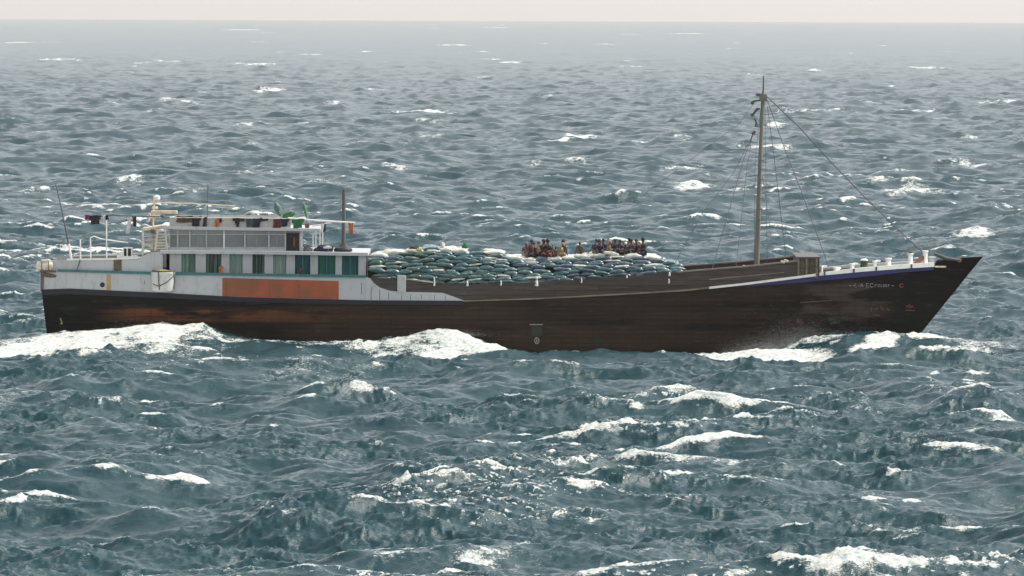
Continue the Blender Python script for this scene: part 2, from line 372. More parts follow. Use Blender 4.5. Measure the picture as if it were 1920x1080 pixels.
    # particular whitecaps of the open sea: (pixel x, pixel y, width m, depth m, rise)
    for px_, py_, wx, wy, hh in [(1300, 352, 1.9, 8, 0.5), (1520, 212, 6.0, 16, 0.6), (1820, 445, 1.9, 5, 1.0), (1725, 210, 4.5, 14, 0.3), (1870, 195, 5.0, 16, 0.3), (480, 122, 7.5, 40, 0.8),
                                 (800, 214, 5.5, 16, 0.3), (35, 80, 8, 60, 0.6), (115, 113, 7, 50, 0.5), (960, 118, 4, 40, 0.4), (850, 85, 8, 60, 0.6), (1290, 63, 16, 90, 0.7), (930, 52, 18, 120, 0.7), (1745, 128, 6, 40, .4),
                                 (455, 56, 18, 120, 0.7), (285, 792, 1.0, 2.6, 0.3), (700, 905, 0.8, 2.6, 0.3), (735, 945, 1.3, 1.4, 0.35), (850, 1005, 1.1, 3.0, 0.3), (1290, 875, 3.2, 1.1, 0.2),
                                 (1080, 893, 2.6, 1.3, 0.2), (1130, 768, 1.6, 1.5, 0.2), (1365, 770, 1.0, 2.2, 0.2), (1780, 850, 1.6, 1.4, 0.3), (1090, 835, 1.2, 1.2, 0.35), (490, 692, 1.8, 2.4, 0.3),
                                 (1570, 970, 1.6, 2.6, 0.2), (950, 1062, 1.6, 2.4, 0.35), (1140, 985, 1.8, 1.6, 0.25), (1885, 790, 0.8, 2.5, 0.3), (1270, 755, 1.4, 2.0, 0.3), (1440, 912, 1.5, 0.8, 0.1)]:
        if py_ > 680: wx, wy = wx * 0.78, wy * 0.7
        g = GS(px_, py_); r = ((X - g.x) / wx) ** 2 + ((Y - g.y) / wy) ** 2
        h += hh * np.exp(-r) * 0.4
        foam = np.maximum(foam, np.clip(1.2 * np.exp(-r * 0.6), 0, 0.95) * np.where(D < 400, 0.08 + 0.85 * brk, 0.3 + 0.75 * brk))
    rw = np.random.RandomState(77)
    tot = 140; nz1 = brk
    for q_ in range(tot):
        yy = 45 + 330 * rw.rand() ** 1.25; px_ = rw.uniform(-500, 2420); g = GS(px_, yy); dist = g.y + CD
        wx = rw.uniform(1.0, 2.6) * (1.0 + dist / 2600.0); wy = rw.uniform(2.0, 4.5) * (1 + dist / 450.0); hh = rw.uniform(0.15, 0.5)
        i0, i1 = np.searchsorted(ds, [dist - 2.5 * wy, dist + 2.5 * wy]); sl = slice(i0, i1)
        sk = rw.uniform(-.8, .8)
        r = ((X[sl] - g.x + sk * (Y[sl] - g.y) * wx / wy) / wx) ** 2 + ((Y[sl] - g.y) / wy) ** 2
        h[sl] += hh * np.exp(-r) * 0.8
        st = rw.uniform(0.6, 1.05)
        foam[sl] = np.maximum(foam[sl], np.clip(1.2 * np.exp(-r * 0.8), 0, 1) * st * (0.35 + 0.65 * brk[sl]))
    flat = np.clip((15000 - D) / 3000, 0, 1)
    Z = h * flat
    verts = np.stack([X + dx * 0.8, Y + dy * 0.55, Z], -1).astype(np.float32).reshape(-1, 3)
    nr, nc = D.shape
    i0 = (np.arange(nr - 1)[:, None] * nc + np.arange(nc - 1)[None, :]).ravel()
    quads = np.stack([i0, i0 + 1, i0 + nc + 1, i0 + nc], -1).astype(np.int32)
    me = bpy.data.meshes.new('sea'); me.vertices.add(len(verts)); me.vertices.foreach_set('co', verts.ravel())
    me.loops.add(quads.size); me.loops.foreach_set('vertex_index', quads.ravel())
    me.polygons.add(len(quads)); me.polygons.foreach_set('loop_start', np.arange(len(quads), dtype=np.int32) * 4)
    me.polygons.foreach_set('loop_total', np.full(len(quads), 4, dtype=np.int32))
    me.update(calc_edges=True)
    me.polygons.foreach_set('use_smooth', np.ones(len(quads), dtype=bool))
    at = me.attributes.new('foam', 'FLOAT', 'POINT'); at.data.foreach_set('value', foam.astype(np.float32).ravel())
    o = link('sea', me); tag(o, 'rough grey-teal open sea with scattered whitecaps', 'water', kind='structure')
    print('sea verts', len(verts), 'foam mean', float(foam.mean()))
    return o
def sea_material():
    m = bpy.data.materials.new('sea_water'); m.use_nodes = True; n = m.node_tree.nodes; l = m.node_tree.links
    b = n['Principled BSDF']; out = n['Material Output']
    b.inputs['Base Color'].default_value = (0.002, 0.035, 0.045, 1); b.inputs['Roughness'].default_value = 0.27; b.inputs['IOR'].default_value = 1.333
    ge = n.new('ShaderNodeNewGeometry')
    def noise(scale, st, det=5, rgh=0.6):
        mp = n.new('ShaderNodeMapping'); mp.inputs['Scale'].default_value = st; l.new(ge.outputs['Position'], mp.inputs[0])
        z = n.new('ShaderNodeTexNoise'); z.inputs['Scale'].default_value = scale; z.inputs['Detail'].default_value = det; z.inputs['Roughness'].default_value = rgh
        l.new(mp.outputs[0], z.inputs['Vector']); return z.outputs['Fac']
    n1 = noise(1.5, (0.6, 1.0, 1.0), 7, 0.66)
    bp = n.new('ShaderNodeBump'); bp.inputs['Strength'].default_value = 0.9; bp.inputs['Distance'].default_value = 0.13
    l.new(n1, bp.inputs['Height']); l.new(bp.outputs['Normal'], b.inputs['Normal'])
    at = n.new('ShaderNodeAttribute'); at.attribute_name = 'foam'
    f1 = noise(2.2, (0.8, 0.6, 1.6), 10, 0.80)
    f2 = noise(13.0, (0.7, 0.7, 1.6), 6, 0.75)
    def math_(op, a_, b_, cl=False):
        q = n.new('ShaderNodeMath'); q.operation = op; q.use_clamp = cl
        for i, x in enumerate((a_, b_)):
            if isinstance(x, float): q.inputs[i].default_value = x
            else: l.new(x, q.inputs[i])
        return q.outputs[0]
    nn = math_('ADD', math_('MULTIPLY', math_('SUBTRACT', f1, 0.5), 2.4), math_('MULTIPLY', math_('SUBTRACT', f2, 0.5), 1.9))   # about -0.7 .. 0.7
    base = math_('SUBTRACT', math_('MULTIPLY', at.outputs['Fac'], 1.08), math_('ADD', nn, 0.52))
    mr = n.new('ShaderNodeMapRange'); mr.interpolation_type = 'SMOOTHSTEP'; mr.inputs['From Min'].default_value = -0.04; mr.inputs['From Max'].default_value = 0.34
    l.new(base, mr.inputs['Value'])
    # nothing where the sea is unbroken
    gate = n.new('ShaderNodeMapRange'); gate.inputs['From Min'].default_value = 0.16; gate.inputs['From Max'].default_value = 0.5; l.new(at.outputs['Fac'], gate.inputs['Value'])
    fac = math_('MULTIPLY', mr.outputs['Result'], gate.outputs['Result'], True)
    b3 = n.new('ShaderNodeBump'); b3.inputs['Strength'].default_value = 0.7; b3.inputs['Distance'].default_value = 0.035; l.new(noise(5.0, (0.7, 1.0, 1.0), 5, 0.6), b3.inputs['Height']); l.new(bp.outputs['Normal'], b3.inputs['Normal']); l.new(b3.outputs['Normal'], b.inputs['Normal'])
    fb = n.new('ShaderNodeBsdfPrincipled'); fb.inputs['Base Color'].default_value = (0.82, 0.82, 0.78, 1); fb.inputs['Roughness'].default_value = 0.9
    fc = n.new('ShaderNodeMix'); fc.data_type = 'RGBA'; fc.inputs['A'].default_value = (0.30, 0.42, 0.44, 1); fc.inputs['B'].default_value = (0.76, 0.74, 0.68, 1)
    fr_ = n.new('ShaderNodeMapRange'); fr_.inputs['From Min'].default_value = 0.38; fr_.inputs['From Max'].default_value = 0.56; l.new(noise(5.0, (0.8, 0.7, 1.6), 9, 0.78), fr_.inputs['Value'])
    l.new(fr_.outputs['Result'], fc.inputs['Factor']); l.new(fc.outputs['Result'], fb.inputs['Base Color'])
    b2 = n.new('ShaderNodeBump'); b2.inputs['Strength'].default_value = 0.7; b2.inputs['Distance'].default_value = 0.25; l.new(f1, b2.inputs['Height']); l.new(b2.outputs['Normal'], fb.inputs['Normal'])
    ms = n.new('ShaderNodeMixShader'); l.new(fac, ms.inputs[0]); l.new(b.outputs[0], ms.inputs[1]); l.new(fb.outputs[0], ms.inputs[2])
    l.new(ms.outputs[0], out.inputs['Surface'])
    return m
sea = build_sea(); sea.data.materials.append(sea_material())
#HAZE
def build_haze():
    mb = MB(); mb.box((-19000, -430, -5), (19000, 15400, 46)); m = bpy.data.materials.new('haze'); m.use_nodes = True
    n = m.node_tree.nodes; l = m.node_tree.links; n.remove(n['Principled BSDF'])
    v = n.new('ShaderNodeVolumePrincipled'); v.inputs['Color'].default_value = (1.0, 0.93, 0.91, 1); v.inputs['Density'].default_value = 0.000038; v.inputs['Anisotropy'].default_value = 0.2
    l.new(v.outputs[0], n['Material Output'].inputs['Volume'])
    o = mb.build('haze', m, smooth=False); tag(o, 'thin pale haze over the far water', 'haze', kind='stuff')
build_haze()
#SHIP
# ================================================================== SHIP
ship = empty('cargo_ship', (0, 0, 0), 'long wooden cargo ship with black hull, white deckhouse and single mast', 'ship')
BEAM = [(75, 2.7), (150, 3.2), (300, 3.75), (500, 4.0), (700, 4.1), (1200, 4.1), (1350, 4.0), (1450, 3.75), (1540, 3.3), (1620, 2.65), (1700, 1.8), (1755, 1.15), (1800, 0.6), (1843, 0.06)]
def beam(px): return interp(BEAM, px)
SHEER = [(75, 543), (130, 541), (300, 549), (450, 557), (690, 563), (870, 564), (1000, 560), (1140, 553), (1280, 545), (1400, 532), (1535, 515), (1620, 507), (1700, 501), (1752, 498), (1757, 489), (1790, 485), (1843, 481)]
def sheer(px): return interp(SHEER, px)
def S(px, py=None, off=0.0):
    """point on the near side of the ship at a photo pixel; off moves it outboard"""
    return P(px, sheer(px) if py is None else py, -beam(px) - off)
ZB = -1.6
ztop0 = S(78).z; ztip = S(1843).z; xs0 = S(78).x; xtip = S(1843).x
def build_hull():
    pxs = sorted(set(list(np.linspace(78, 1843, 170)) + [p[0] for p in SHEER if p[0] > 78]))
    rows = []
    for px in pxs:
        t0 = S(px); s = (t0.x - xs0) / (xtip - xs0); col = []
        for j in range(17):
            t = j / 16.0; z = t0.z + (ZB - t0.z) * t
            xa = xs0 + (ztop0 - z) * 0.11 if s < 0.5 else xs0 + (ztop0 - z) * 0.11
            xb = xtip - (ztip - z) * 0.80
            # stations lean with the stem only near the bow
            k = max(0.0, (s - 0.62) / 0.38); k = k * k * (3 - 2 * k) * 0.35 + k * 0.65
            ka = max(0.0, 1 - s / 0.15)
            x = t0.x - k * (ztip - z - (ztip - t0.z) * 1.0) * 0.80 + ka * (ztop0 - z) * 0.11
            c = 0.10 + 0.75 * max(0.0, (s - 0.55) / 0.45) ** 1.5 + 0.35 * max(0.0, 1 - s / 0.25)
            p = 1.9 if s < 0.6 else 1.9 - 0.9 * (s - 0.6) / 0.4
            hb = beam(px) * (1 - min(c, 0.88) * t ** p)
            col.append(Vector((x, -max(hb, 0.03), z)))
        rows.append(col)
    mb = MB(); bm = mb.bm
    N = [[bm.verts.new(v) for v in c] for c in rows]; Fv = [[bm.verts.new((v.x, -v.y, v.z)) for v in c] for c in rows]
    for i in range(len(rows) - 1):
        for j in range(16):
            bm.faces.new((N[i][j], N[i][j + 1], N[i + 1][j + 1], N[i + 1][j])); bm.faces.new((Fv[i][j], Fv[i + 1][j], Fv[i + 1][j + 1], Fv[i][j + 1]))
        bm.faces.new((N[i][16], Fv[i][16], Fv[i + 1][16], N[i + 1][16])); bm.faces.new((N[i][0], N[i + 1][0], Fv[i + 1][0], Fv[i][0]))
    for k in (0, -1):
        bm.faces.new([N[k][j] for j in range(17)] + [Fv[k][j] for j in range(16, -1, -1)])
    bm.faces.ensure_lookup_table()
    bmesh.ops.recalc_face_normals(bm, faces=bm.faces[:])
    tree = BVHTree.FromBMesh(bm)
    o = mb.build('hull', M_hull, ship)
    return o, tree, rows
hull, HT, HROWS = build_hull()
def on_hull(px, py, off=0.02):
    d = ray(px, py); h = HT.ray_cast(_o, d)
    if h[0] is None: return P(px, py, -beam(px))
    n = h[1]
    return h[0] + Vector((n.x, n.y, n.z)) * off * (1 if n.y < 0 else -1)
def hull_patch(mb, poly_rows, off=0.02):
    """poly_rows: [(px, py_top, py_bottom)...] laid on the planking"""
    a = [(mb.bm.verts.new(on_hull(p, t, off)), mb.bm.verts.new(on_hull(p, b, off))) for p, t, b in poly_rows]
    for i in range(len(a) - 1): mb.bm.faces.new((a[i][0], a[i][1], a[i + 1][1], a[i + 1][0]))

def along(pa, pb, n): return [pa + (pb - pa) * i / n for i in range(n + 1)]
def wall_strip(name, m, px0, px1, top, bot, thick=0.1, off=0.0, n=60, both=True, extra=(), parent=None):
    """side wall following the ship's side between two pixel outlines, copied to the far side"""
    mb = MB(); rows = []
    for px in sorted(set(along(px0, px1, n) + list(extra))):
        rows.append((S(px, top(px), off), S(px, bot(px), off)))
    mb.slab(rows, thick); return mb.build(name, m, parent or ship, mirror=both)
def T(tab): return lambda px: interp(tab, px)

# white topside planking aft, its curved forward end
WT = [(75, 503), (88, 503), (115, 507), (300, 511), (500, 516), (685, 520), (694, 522), (700, 530), (712, 539), (730, 545), (745, 547), (830, 549), (850, 556), (869, 563)]
wall_strip('topside', M_white, 75, 869, T(WT), lambda p: sheer(p) + 1.0, 0.14, 0.0, 70, extra=[w[0] for w in WT])
wall_strip('topside_rail', M_teal, 108, 686, lambda p: interp([(108, 505), (300, 510), (686, 516)], p), lambda p: interp([(108, 509.5), (300, 515), (686, 520.5)], p), 0.26, 0.08)
wall_strip('painted_panel', M_orange, 417, 635, lambda p: interp([(417, 521), (635, 527)], p), lambda p: interp([(417, 555.5), (635, 561)], p), 0.03, 0.025, 20, False)
wall_strip('sheer_strake', M_navy, 78, 868, lambda p: sheer(p), lambda p: sheer(p) + interp([(78, 11), (400, 9), (868, 8)], p), 0.1, 0.05)
wall_strip('bow_strake', M_blue, 1400, 1751, lambda p: sheer(p) + 2.5, lambda p: sheer(p) + interp([(1400, 5), (1500, 11), (1600, 12), (1700, 9), (1751, 8)], p), 0.1, 0.04, 40)
# rail cap: thin amidships, broad and white at the bow
wall_strip('rail_cap', mat('tan_cap', (0.30, 0.25, 0.19), 0.7, (0.12, 0.10, 0.08), 1.5, (0.5, 1, 3)), 869, 1330, lambda p: sheer(p) - interp([(869, .3), (1330, 1.7)], p), lambda p: sheer(p) + 1.4, 0.3, 0.08, 50)
wall_strip('rail_cap', M_clean, 1330, 1752, lambda p: sheer(p) - interp([(869, 1.2), (1400, 2.0), (1520, 2.5), (1600, 5.5), (1752, 6)], p), lambda p: sheer(p) + 2.2, 0.34, 0.10, 90)
wall_strip('bow_rail_tip', M_cream, 1753, 1774, lambda p: 498.5, lambda p: 501.5, 0.06, 0.06, 5)
wall_strip('wale', M_hull, 700, 1400, lambda p: sheer(p) + 22, lambda p: sheer(p) + 26, 0.06, 0.02, 50)
wall_strip('transom_post', M_steel, 76, 82, lambda p: 503, lambda p: 546, 0.1, 0.03, 2)
# stern plate of the topside
mb = MB(); a = S(75, 503); b = S(75, 545); mb.box((a.x - 0.02, a.y, b.z), (a.x + 0.1, -a.y, a.z)); mb.build('stern_plate', M_white, ship)
# stern bulwark above the teal rail
SBT = [(95, 488), (135, 487), (212, 486), (232, 485), (258, 484), (268, 480), (280, 474), (300, 472), (305, 472)]
wall_strip('stern_bulwark', M_grey if False else M_white, 95, 305, T(SBT), lambda p: interp([(95, 504), (305, 511)], p), 0.08, -0.06, 40, extra=[w[0] for w in SBT])
wall_strip('stern_bulwark_cap', M_clean, 125, 262, lambda p: interp(SBT, p) - 1.6, lambda p: interp(SBT, p) + 1.2, 0.2, 0.0, 20)
wall_strip('worn_panel', M_rust, 213, 228, lambda p: 487, lambda p: 507.5, 0.03, -0.03, 2, False)
wall_strip('worn_panel', mat('ochre_stain', (0.42, 0.30, 0.12), 0.8), 200, 208, lambda p: 515, lambda p: 544, 0.03, 0.02, 2, False)
mb = MB(); c = S(192, 534, 0.02); mb.tube([c, c + Vector((0, 0.1, 0))], [0.13, 0.13], 16); mb.build('porthole', M_inside, ship)
for px, y0, y1 in ((271, 525, 533), (678, 530, 552), (696, 540, 562), (712, 543, 562), (729, 548, 562), (753, 552, 562), (770, 552, 562), (790, 553, 561), (815, 553, 562), (835, 554, 562)):
    mb = MB(); a, b = S(px, y0, 0.012), S(px, y1, 0.012); mb.box((a.x - 0.012, a.y, b.z), (a.x + 0.012, a.y + 0.05, a.z)); mb.build('plank_seam', M_rust, ship)
rr_ = random.Random(9)
for i in range(16):
    px = rr_.uniform(100, 680)
    if 410 < px < 642: continue
    y0 = interp([(115, 512), (685, 523)], px) + rr_.uniform(0, 4); ln = rr_.uniform(8, 26)
    wall_strip('rust_streak', mat('rust_streak', (0.33, 0.27, 0.21), 0.8, (0.42, 0.40, 0.38), 3.0), px, px + rr_.uniform(0.5, 1.3), lambda p: y0, lambda p: min(y0 + ln, sheer(p) - 1), 0.03, 0.031 if 417 < px < 635 else 0.012, 1, False)
for px in (424, 505, 560):
    wall_strip('panel_seam', M_rust, px, px + 0.9, lambda p: interp([(417, 522), (635, 528)], p), lambda p: interp([(417, 555), (635, 560)], p), 0.03, 0.034, 1, False)
# white bulkhead post amidships
a, b = S(745, 517, 0.04), S(761, 549, 0.04)
mb = MB(); mb.box((a.x, a.y, b.z), (b.x, a.y + 0.5, a.z), 0.02); mb.build('gangway_post', M_white, ship, mirror=True)

# raised plank washboards round the hold
WB = [(690, 520), (760, 524), (815, 531), (876, 534), (1000, 529), (1100, 523), (1200, 516), (1280, 509), (1400, 499), (1495, 489)]
wall_strip('washboard', M_plank, 690, 1497, T(WB), lambda p: sheer(p) - 0.4, 0.09, -0.06, 90)
M_cap = mat('pale_plank', (0.26, 0.21, 0.17), 0.8, (0.14, 0.11, 0.09), 1.2, (0.4, 1, 3))
wall_strip('washboard_cap', M_cap, 1270, 1497, lambda p: interp(WB, p) - 1.0, lambda p: interp(WB, p) + 1.6, 0.22, -0.02, 30)
wall_strip('washboard_batten', M_cap, 1330, 1470, lambda p: interp([(1330, 523), (1470, 510)], p), lambda p: interp([(1330, 525), (1470, 511.8)], p), 0.05, -0.02, 20)
wall_strip('washboard_batten', M_plank, 900, 1330, lambda p: sheer(p) - 12, lambda p: sheer(p) - 10, 0.05, -0.02, 30)
# olive locker with battens at the forward end of the hold
a, b = S(1496, 483, -0.08), S(1536, 513, -0.08); c0 = S(1496, 518, -0.08)
mb = MB(); mb.box((a.x, a.y, c0.z - 0.1), (b.x, -a.y, a.z - 0.04)); lock = mb.build('fore_bulkhead', M_crate, ship)
for px in (1497, 1512, 1531):
    x = S(px, 500, -0.05).x
    mb = MB(); mb.box((x - 0.04, a.y - 0.045, c0.z - 0.05), (x + 0.05, a.y + 0.02, a.z - 0.06)); mb.build('batten', M_cap, lock)
mb = MB(); mb.box((a.x - 0.05, a.y - 0.08, a.z - 0.04), (b.x + 0.06, -a.y + 0.08, a.z + 0.04)); mb.build('lid', M_steel, lock)
# hold deck and poop deck
mb = MB(); rows = []
zdeck = S(400, 545).z
mb.box((S(90).x, -2.6, zdeck - 0.1), (S(690).x, 2.6, zdeck)); mb.build('deck', M_deck, ship)

# bow: stem head and bitts
def bitt(px, top, base, w, hook=0, m=M_clean, red=False, Yoff=-0.12):
    a, b = S(px, top, Yoff), S(px, base, Yoff); W = w / 36.4
    TZ = Matrix.Rotation(R(32), 3, 'Z')
    mb = MB(); mb.box((b.x - W / 2, b.y, b.z - 0.12), (b.x + W / 2, b.y + 0.2, a.z), 0.03, TZ)
    mb.box((b.x - W * 0.62, b.y - 0.03, a.z - 0.06), (b.x + W * 0.62, b.y + 0.23, a.z + 0.03), 0.02, TZ)
    if hook: mb.tube([(b.x, b.y + 0.1, a.z - 0.05), (b.x + hook * 0.12, b.y + 0.1, a.z + 0.02), (b.x + hook * 0.3, b.y + 0.1, a.z)], [0.06, 0.055, 0.05])
    o = mb.build('bitt', m, ship)
    if red:
        mb = MB(); mb.box((b.x - W * 0.45, b.y, a.z + 0.032), (b.x + W * 0.4, b.y + 0.2, a.z + 0.13), 0.02); mb.build('bitt_cap', M_red, o)
    return o
bitt(1540, 500, 515, 4, 1); bitt(1569, 502, 513, 11); bitt(1598, 495, 508, 6, 1); bitt(1640, 490, 505, 5, 1); bitt(1666, 485, 503, 8); bitt(1707, 476, 502, 7, 0, red=True); bitt(1735, 471, 500, 7)
for px in (1546, 1601, 1643, 1709):
    mb = MB(); a, b = S(px, sheer(px) - 5, 0.13), S(px, sheer(px) + 2, 0.13); mb.box((a.x - 0.04, a.y - 0.01, b.z), (a.x + 0.05, a.y + 0.05, a.z)); mb.build('scupper', M_steel, ship)
# leaning brown brace between the last bitts, grey windlass drum, dark stem head
a, b = S(1713, 497, -0.3), S(1731, 482, -0.3); mb = MB(); mb.tube([a, b], [0.1, 0.13], 8); mb.build('brace', mat('red_wood', (0.30, 0.13, 0.08), 0.7), ship)
c = S(1752, 498, -0.45); d = S(1752, 481, -0.45)
mb = MB(); mb.lathe([(0.20, 0), (0.26, 0.05), (0.22, 0.12), (0.22, d.z - c.z - 0.08), (0.27, d.z - c.z - 0.04), (0.16, d.z - c.z)], (c.x - 0.1, c.y, c.z)); mb.build('windlass_drum', M_white, ship)
a = S(1764, 489); mb = MB(); mb.tube([(a.x - 0.3, a.y + .3, a.z + 0.35), (a.x + 0.3, a.y + 0.15, a.z + 0.12), (a.x + 1.0, a.y + 0.3, a.z + 0.02)], [0.08, 0.10, 0.07], 10); mb.build('anchor_stock', M_steel, ship)
c = on_hull(1799, 488, 0.0); mb = MB(); mb.tube([c + Vector((0.0, -0.05, 0)), c + Vector((0, 0.02, 0))], [0.11, 0.12], 14); mb.build('hawse_plug', mat('orange_plug', (0.5, 0.12, 0.06), 0.6), ship)

# lettering and draught marks on the planking
def strokes_each(name, m, segs, w=1.2):
    for g_ in segs: strokes(name, m, [g_], w)
def strokes(name, m, segs, w=1.2):
    mb = MB()
    for x0, y0, x1, y1 in segs:
        a = Vector((x0, y0)); b = Vector((x1, y1)); d = (b - a).normalized(); nn = Vector((-d.y, d.x)) * w / 2
        q = [a + nn, b + nn, b - nn, a - nn]; vs = [mb.bm.verts.new(on_hull(p.x, p.y, 0.03)) for p in q]; mb.bm.faces.new(vs)
    return mb.build(name, m, ship, smooth=False)
M_letter = mat('letter_white', (0.34, 0.33, 0.32), 0.7, (0.12, 0.12, 0.12), 6.0, contrast=(0.4, 0.6)); M_redl = mat('letter_red', (0.35, 0.05, 0.04), 0.7)
L = []
def glyph(ch, x, y, h, w):
    g = {'A': [(0, 1, .5, 0), (.5, 0, 1, 1), (.2, .65, .8, .65)], 'L': [(0, 0, 0, 1), (0, 1, 1, 1)], 'E': [(0, 0, 0, 1), (0, 0, 1, 0), (0, .5, .8, .5), (0, 1, 1, 1)],
         'C': [(1, .1, .3, 0), (.3, 0, 0, .5), (0, .5, .3, 1), (.3, 1, 1, .9)], 'r': [(0, .3, 0, 1), (0, .45, .8, .3)], 'm': [(0, .35, 0, 1), (0, .35, 1, .35), (.5, .35, .5, 1), (1, .35, 1, 1)],
         '-': [(0, .6, 1, .6)], 'O': [(.3, 0, .7, 0), (.7, 0, 1, .5), (1, .5, .7, 1), (.7, 1, .3, 1), (.3, 1, 0, .5), (0, .5, .3, 0)]}[ch]
    return [(x + a * w, y + b * h, x + c * w, y + d * h) for a, b, c, d in g]
for ch, x, w in (('-', 1592, 4), ('-', 1598, 4), ('L', 1603, 3), ('-', 1608, 3), ('A', 1612, 6), ('E', 1624, 5), ('C', 1631, 6), ('r', 1640, 4), ('m', 1646, 7), ('m', 1656, 6), ('r', 1665, 3), ('-', 1671, 5)):
    L += glyph(ch, x, 531, 7, w)
strokes('ship_name', M_letter, L, 1.1); strokes('ship_name', M_redl, glyph('C', 1686, 532, 6, 7), 1.4)
strokes('draught_mark', mat('letter_grey', (0.30, 0.30, 0.28), 0.7), glyph('O', 1002, 633, 11, 9) + [(1006.5, 635, 1006.5, 642)], 1.9); strokes('load_line', MATS['letter_grey'], [(993, 608.5, 1018, 608.5)], 1.9)
mb = MB(); hull_patch(mb, [(997, 612, 629), (1007, 612, 630), (1016, 612, 629)]); mb.build('load_mark', mat('dull_green_paint', (0.018, 0.036, 0.022), 0.8), ship)
strokes('draught_mark', mat('letter_yellow', (0.35, 0.36, 0.12), 0.7), [(113, 596, 115, 601), (115, 600, 117, 607), (113, 606, 117, 607)], 2.2)
strokes_each('paint_mark', mat('ochre_marks', (0.12, 0.09, 0.03), 0.8), [(1633, 575, 1634, 584), (1640, 580, 1646, 576), (1650, 574, 1656, 582), (1636, 590, 1650, 591), (1662, 578, 1668, 582), (1697, 581, 1715, 582), (1500, 567, 1560, 563)], 1.6)
strokes_each('paint_mark', mat('dark_red_marks', (0.13, 0.015, 0.015), 0.8), [(1697, 574, 1712, 574), (1704, 569, 1706, 577), (1494, 597, 1501, 606), (1495, 605, 1502, 598)], 4.0)
strokes_each('paint_mark', mat('dark_green_marks', (0.01, 0.05, 0.02), 0.8), [(1552, 600, 1566, 598), (1556, 606, 1575, 603)], 5.0)

# ---- deckhouse
YD = -3.45
def at(px, py, Y=YD): return P(px, py, Y)
def pbox(px0, py0, px1, py1, Y, depth, bev=0.0, mb=None, z_extra=0.0):
    a, b = P(px0, py0, Y), P(px1, py1, Y); mb = mb or MB(); mb.box((a.x, Y, b.z - z_extra), (b.x, Y + depth, a.z), bev); return mb
mb = MB(); a, b = at(320, 480), at(684, 517); mb.box((a.x, YD + 0.35, zdeck), (b.x, -YD - 0.35, a.z + 0.02)); house = mb.build('deckhouse', M_inside, ship)
wins = [(340, 367, 'p'), (386, 415, 's'), (430, 455, 'q'), (473, 496, 's'), (512, 537, 'q'), (553, 582, 'g'), (596, 629, 'g'), (641, 672, 'g')]
edges = [312] + [v for w_ in wins for v in w_[:2]] + [686]
for i in range(0, len(edges), 2): pbox(edges[i], 476, edges[i + 1], 516, YD, 0.3, z_extra=0.5).build('window_post', M_white, house, mirror=True)
a = at(300, 470); b = at(690, 476)
mb = MB(); rows = [(P(p, interp([(300, 469.5), (500, 471), (690, 474)], p), -3.8), P(p, interp([(300, 475.5), (500, 477), (690, 480)], p), -3.8)) for p in along(300, 690, 12)]
mb.slab(rows, 7.6); roof = mb.build('roof', M_clean if False else M_white, house)
for x0, x1, k in wins:
    top = interp([(300, 476), (500, 478), (690, 480.5)], (x0 + x1) / 2)
    mb = MB(); z0, z1 = at(x0, 516).z - 0.05, at(x0, top).z; n = 22; xa, xb = at(x0, 500).x, at(x1, 500).x
    if k == 's': xb = xa + (xb - xa) * 0.95
    rows = []
    for i in range(n + 1):
        x = xa + (xb - xa) * i / n; y = YD + 0.14 + 0.03 * math.sin(i * 1.9)
        rows.append((Vector((x, y, z1)), Vector((x, y, z0))))
    mb.slab(rows, 0.02); m = {'p': M_sage, 's': M_sage, 'q': M_palegl, 'g': M_green}[k]
    fr = mb.build('window_shutter', m, house)
    if k in 'sg':
        for f_ in ((0.25, 0.5, 0.78) if k == 's' else (0.5,)):
            mb = MB(); x = xa + (xb - xa) * f_; mb.box((x - 0.03, YD + 0.05, z0), (x + 0.03, YD + 0.1, z1)); mb.build('slat', M_inside if k == 's' else M_teal, fr)
# far side shutters in one band
mb = MB(); mb.box((at(330, 500).x, 3.2, zdeck), (at(680, 500).x, 3.25, at(400, 478).z)); mb.build('far_shutter', M_sage, house)
mb = pbox(312, 476, 318, 516, YD, 0.1); mb.build('corner_post', M_clean, house)

# ---- wheelhouse on the deckhouse roof
YW = -2.9
a, b = P(317, 431, YW), P(562, 470, YW); zr = P(450, 471, YW).z
mb = MB(); mb.box((a.x, YW + 0.08, zr), (b.x, -YW - 0.08, a.z)); wh = mb.build('wheelhouse', M_grey, ship)
posts = [318, 333, 356, 387, 420, 459, 504, 535, 563]
for i, px in enumerate(posts):
    mb = pbox(px - 1.4, 430, px + 1.4, 471, YW, 0.1, 0.01); mb.build('corner_post' if i in (0, 8) else 'post', M_clean if i in (4,) else M_white, wh)
mb = MB(); pbox(317, 430, 562, 433, YW - 0.01, 0.1, mb=mb); pbox(317, 465, 535, 471, YW - 0.01, 0.12, mb=mb); mb.build('wall_frame', M_white, wh)
for i in range(len(posts) - 2):
    x0, x1 = posts[i] + 2.5, posts[i + 1] - 2.5; xm = (x0 + x1) / 2
    pairs = [(x0, xm - 1.2), (xm + 1.2, x1)] if x1 - x0 > 18 else [(x0, x1)]
    if i == 4: pairs = [(x0, x1)]
    for u, v in pairs:
        mb = pbox(u, 440, v, 464, YW + 0.05, 0.04); w_ = mb.build('window', M_glass, wh)
        mb = MB(); pbox(u - 0.8, 439, v + 0.8, 440.6, YW + 0.02, 0.08, mb=mb); pbox(u - 0.8, 463.4, v + 0.8, 465, YW + 0.02, 0.08, mb=mb); mb.build('window_frame', M_white, w_)
mb = pbox(536.5, 437, 561, 469.5, YW + 0.02, 0.06); door = mb.build('door', M_inside, wh)
mb = pbox(537, 438, 542, 469, YW - 0.01, 0.03); mb.build('door_curtain', M_navy, door); mb = pbox(550, 445, 553, 462, YW - 0.01, 0.03); mb.build('door_latch', M_red, door)
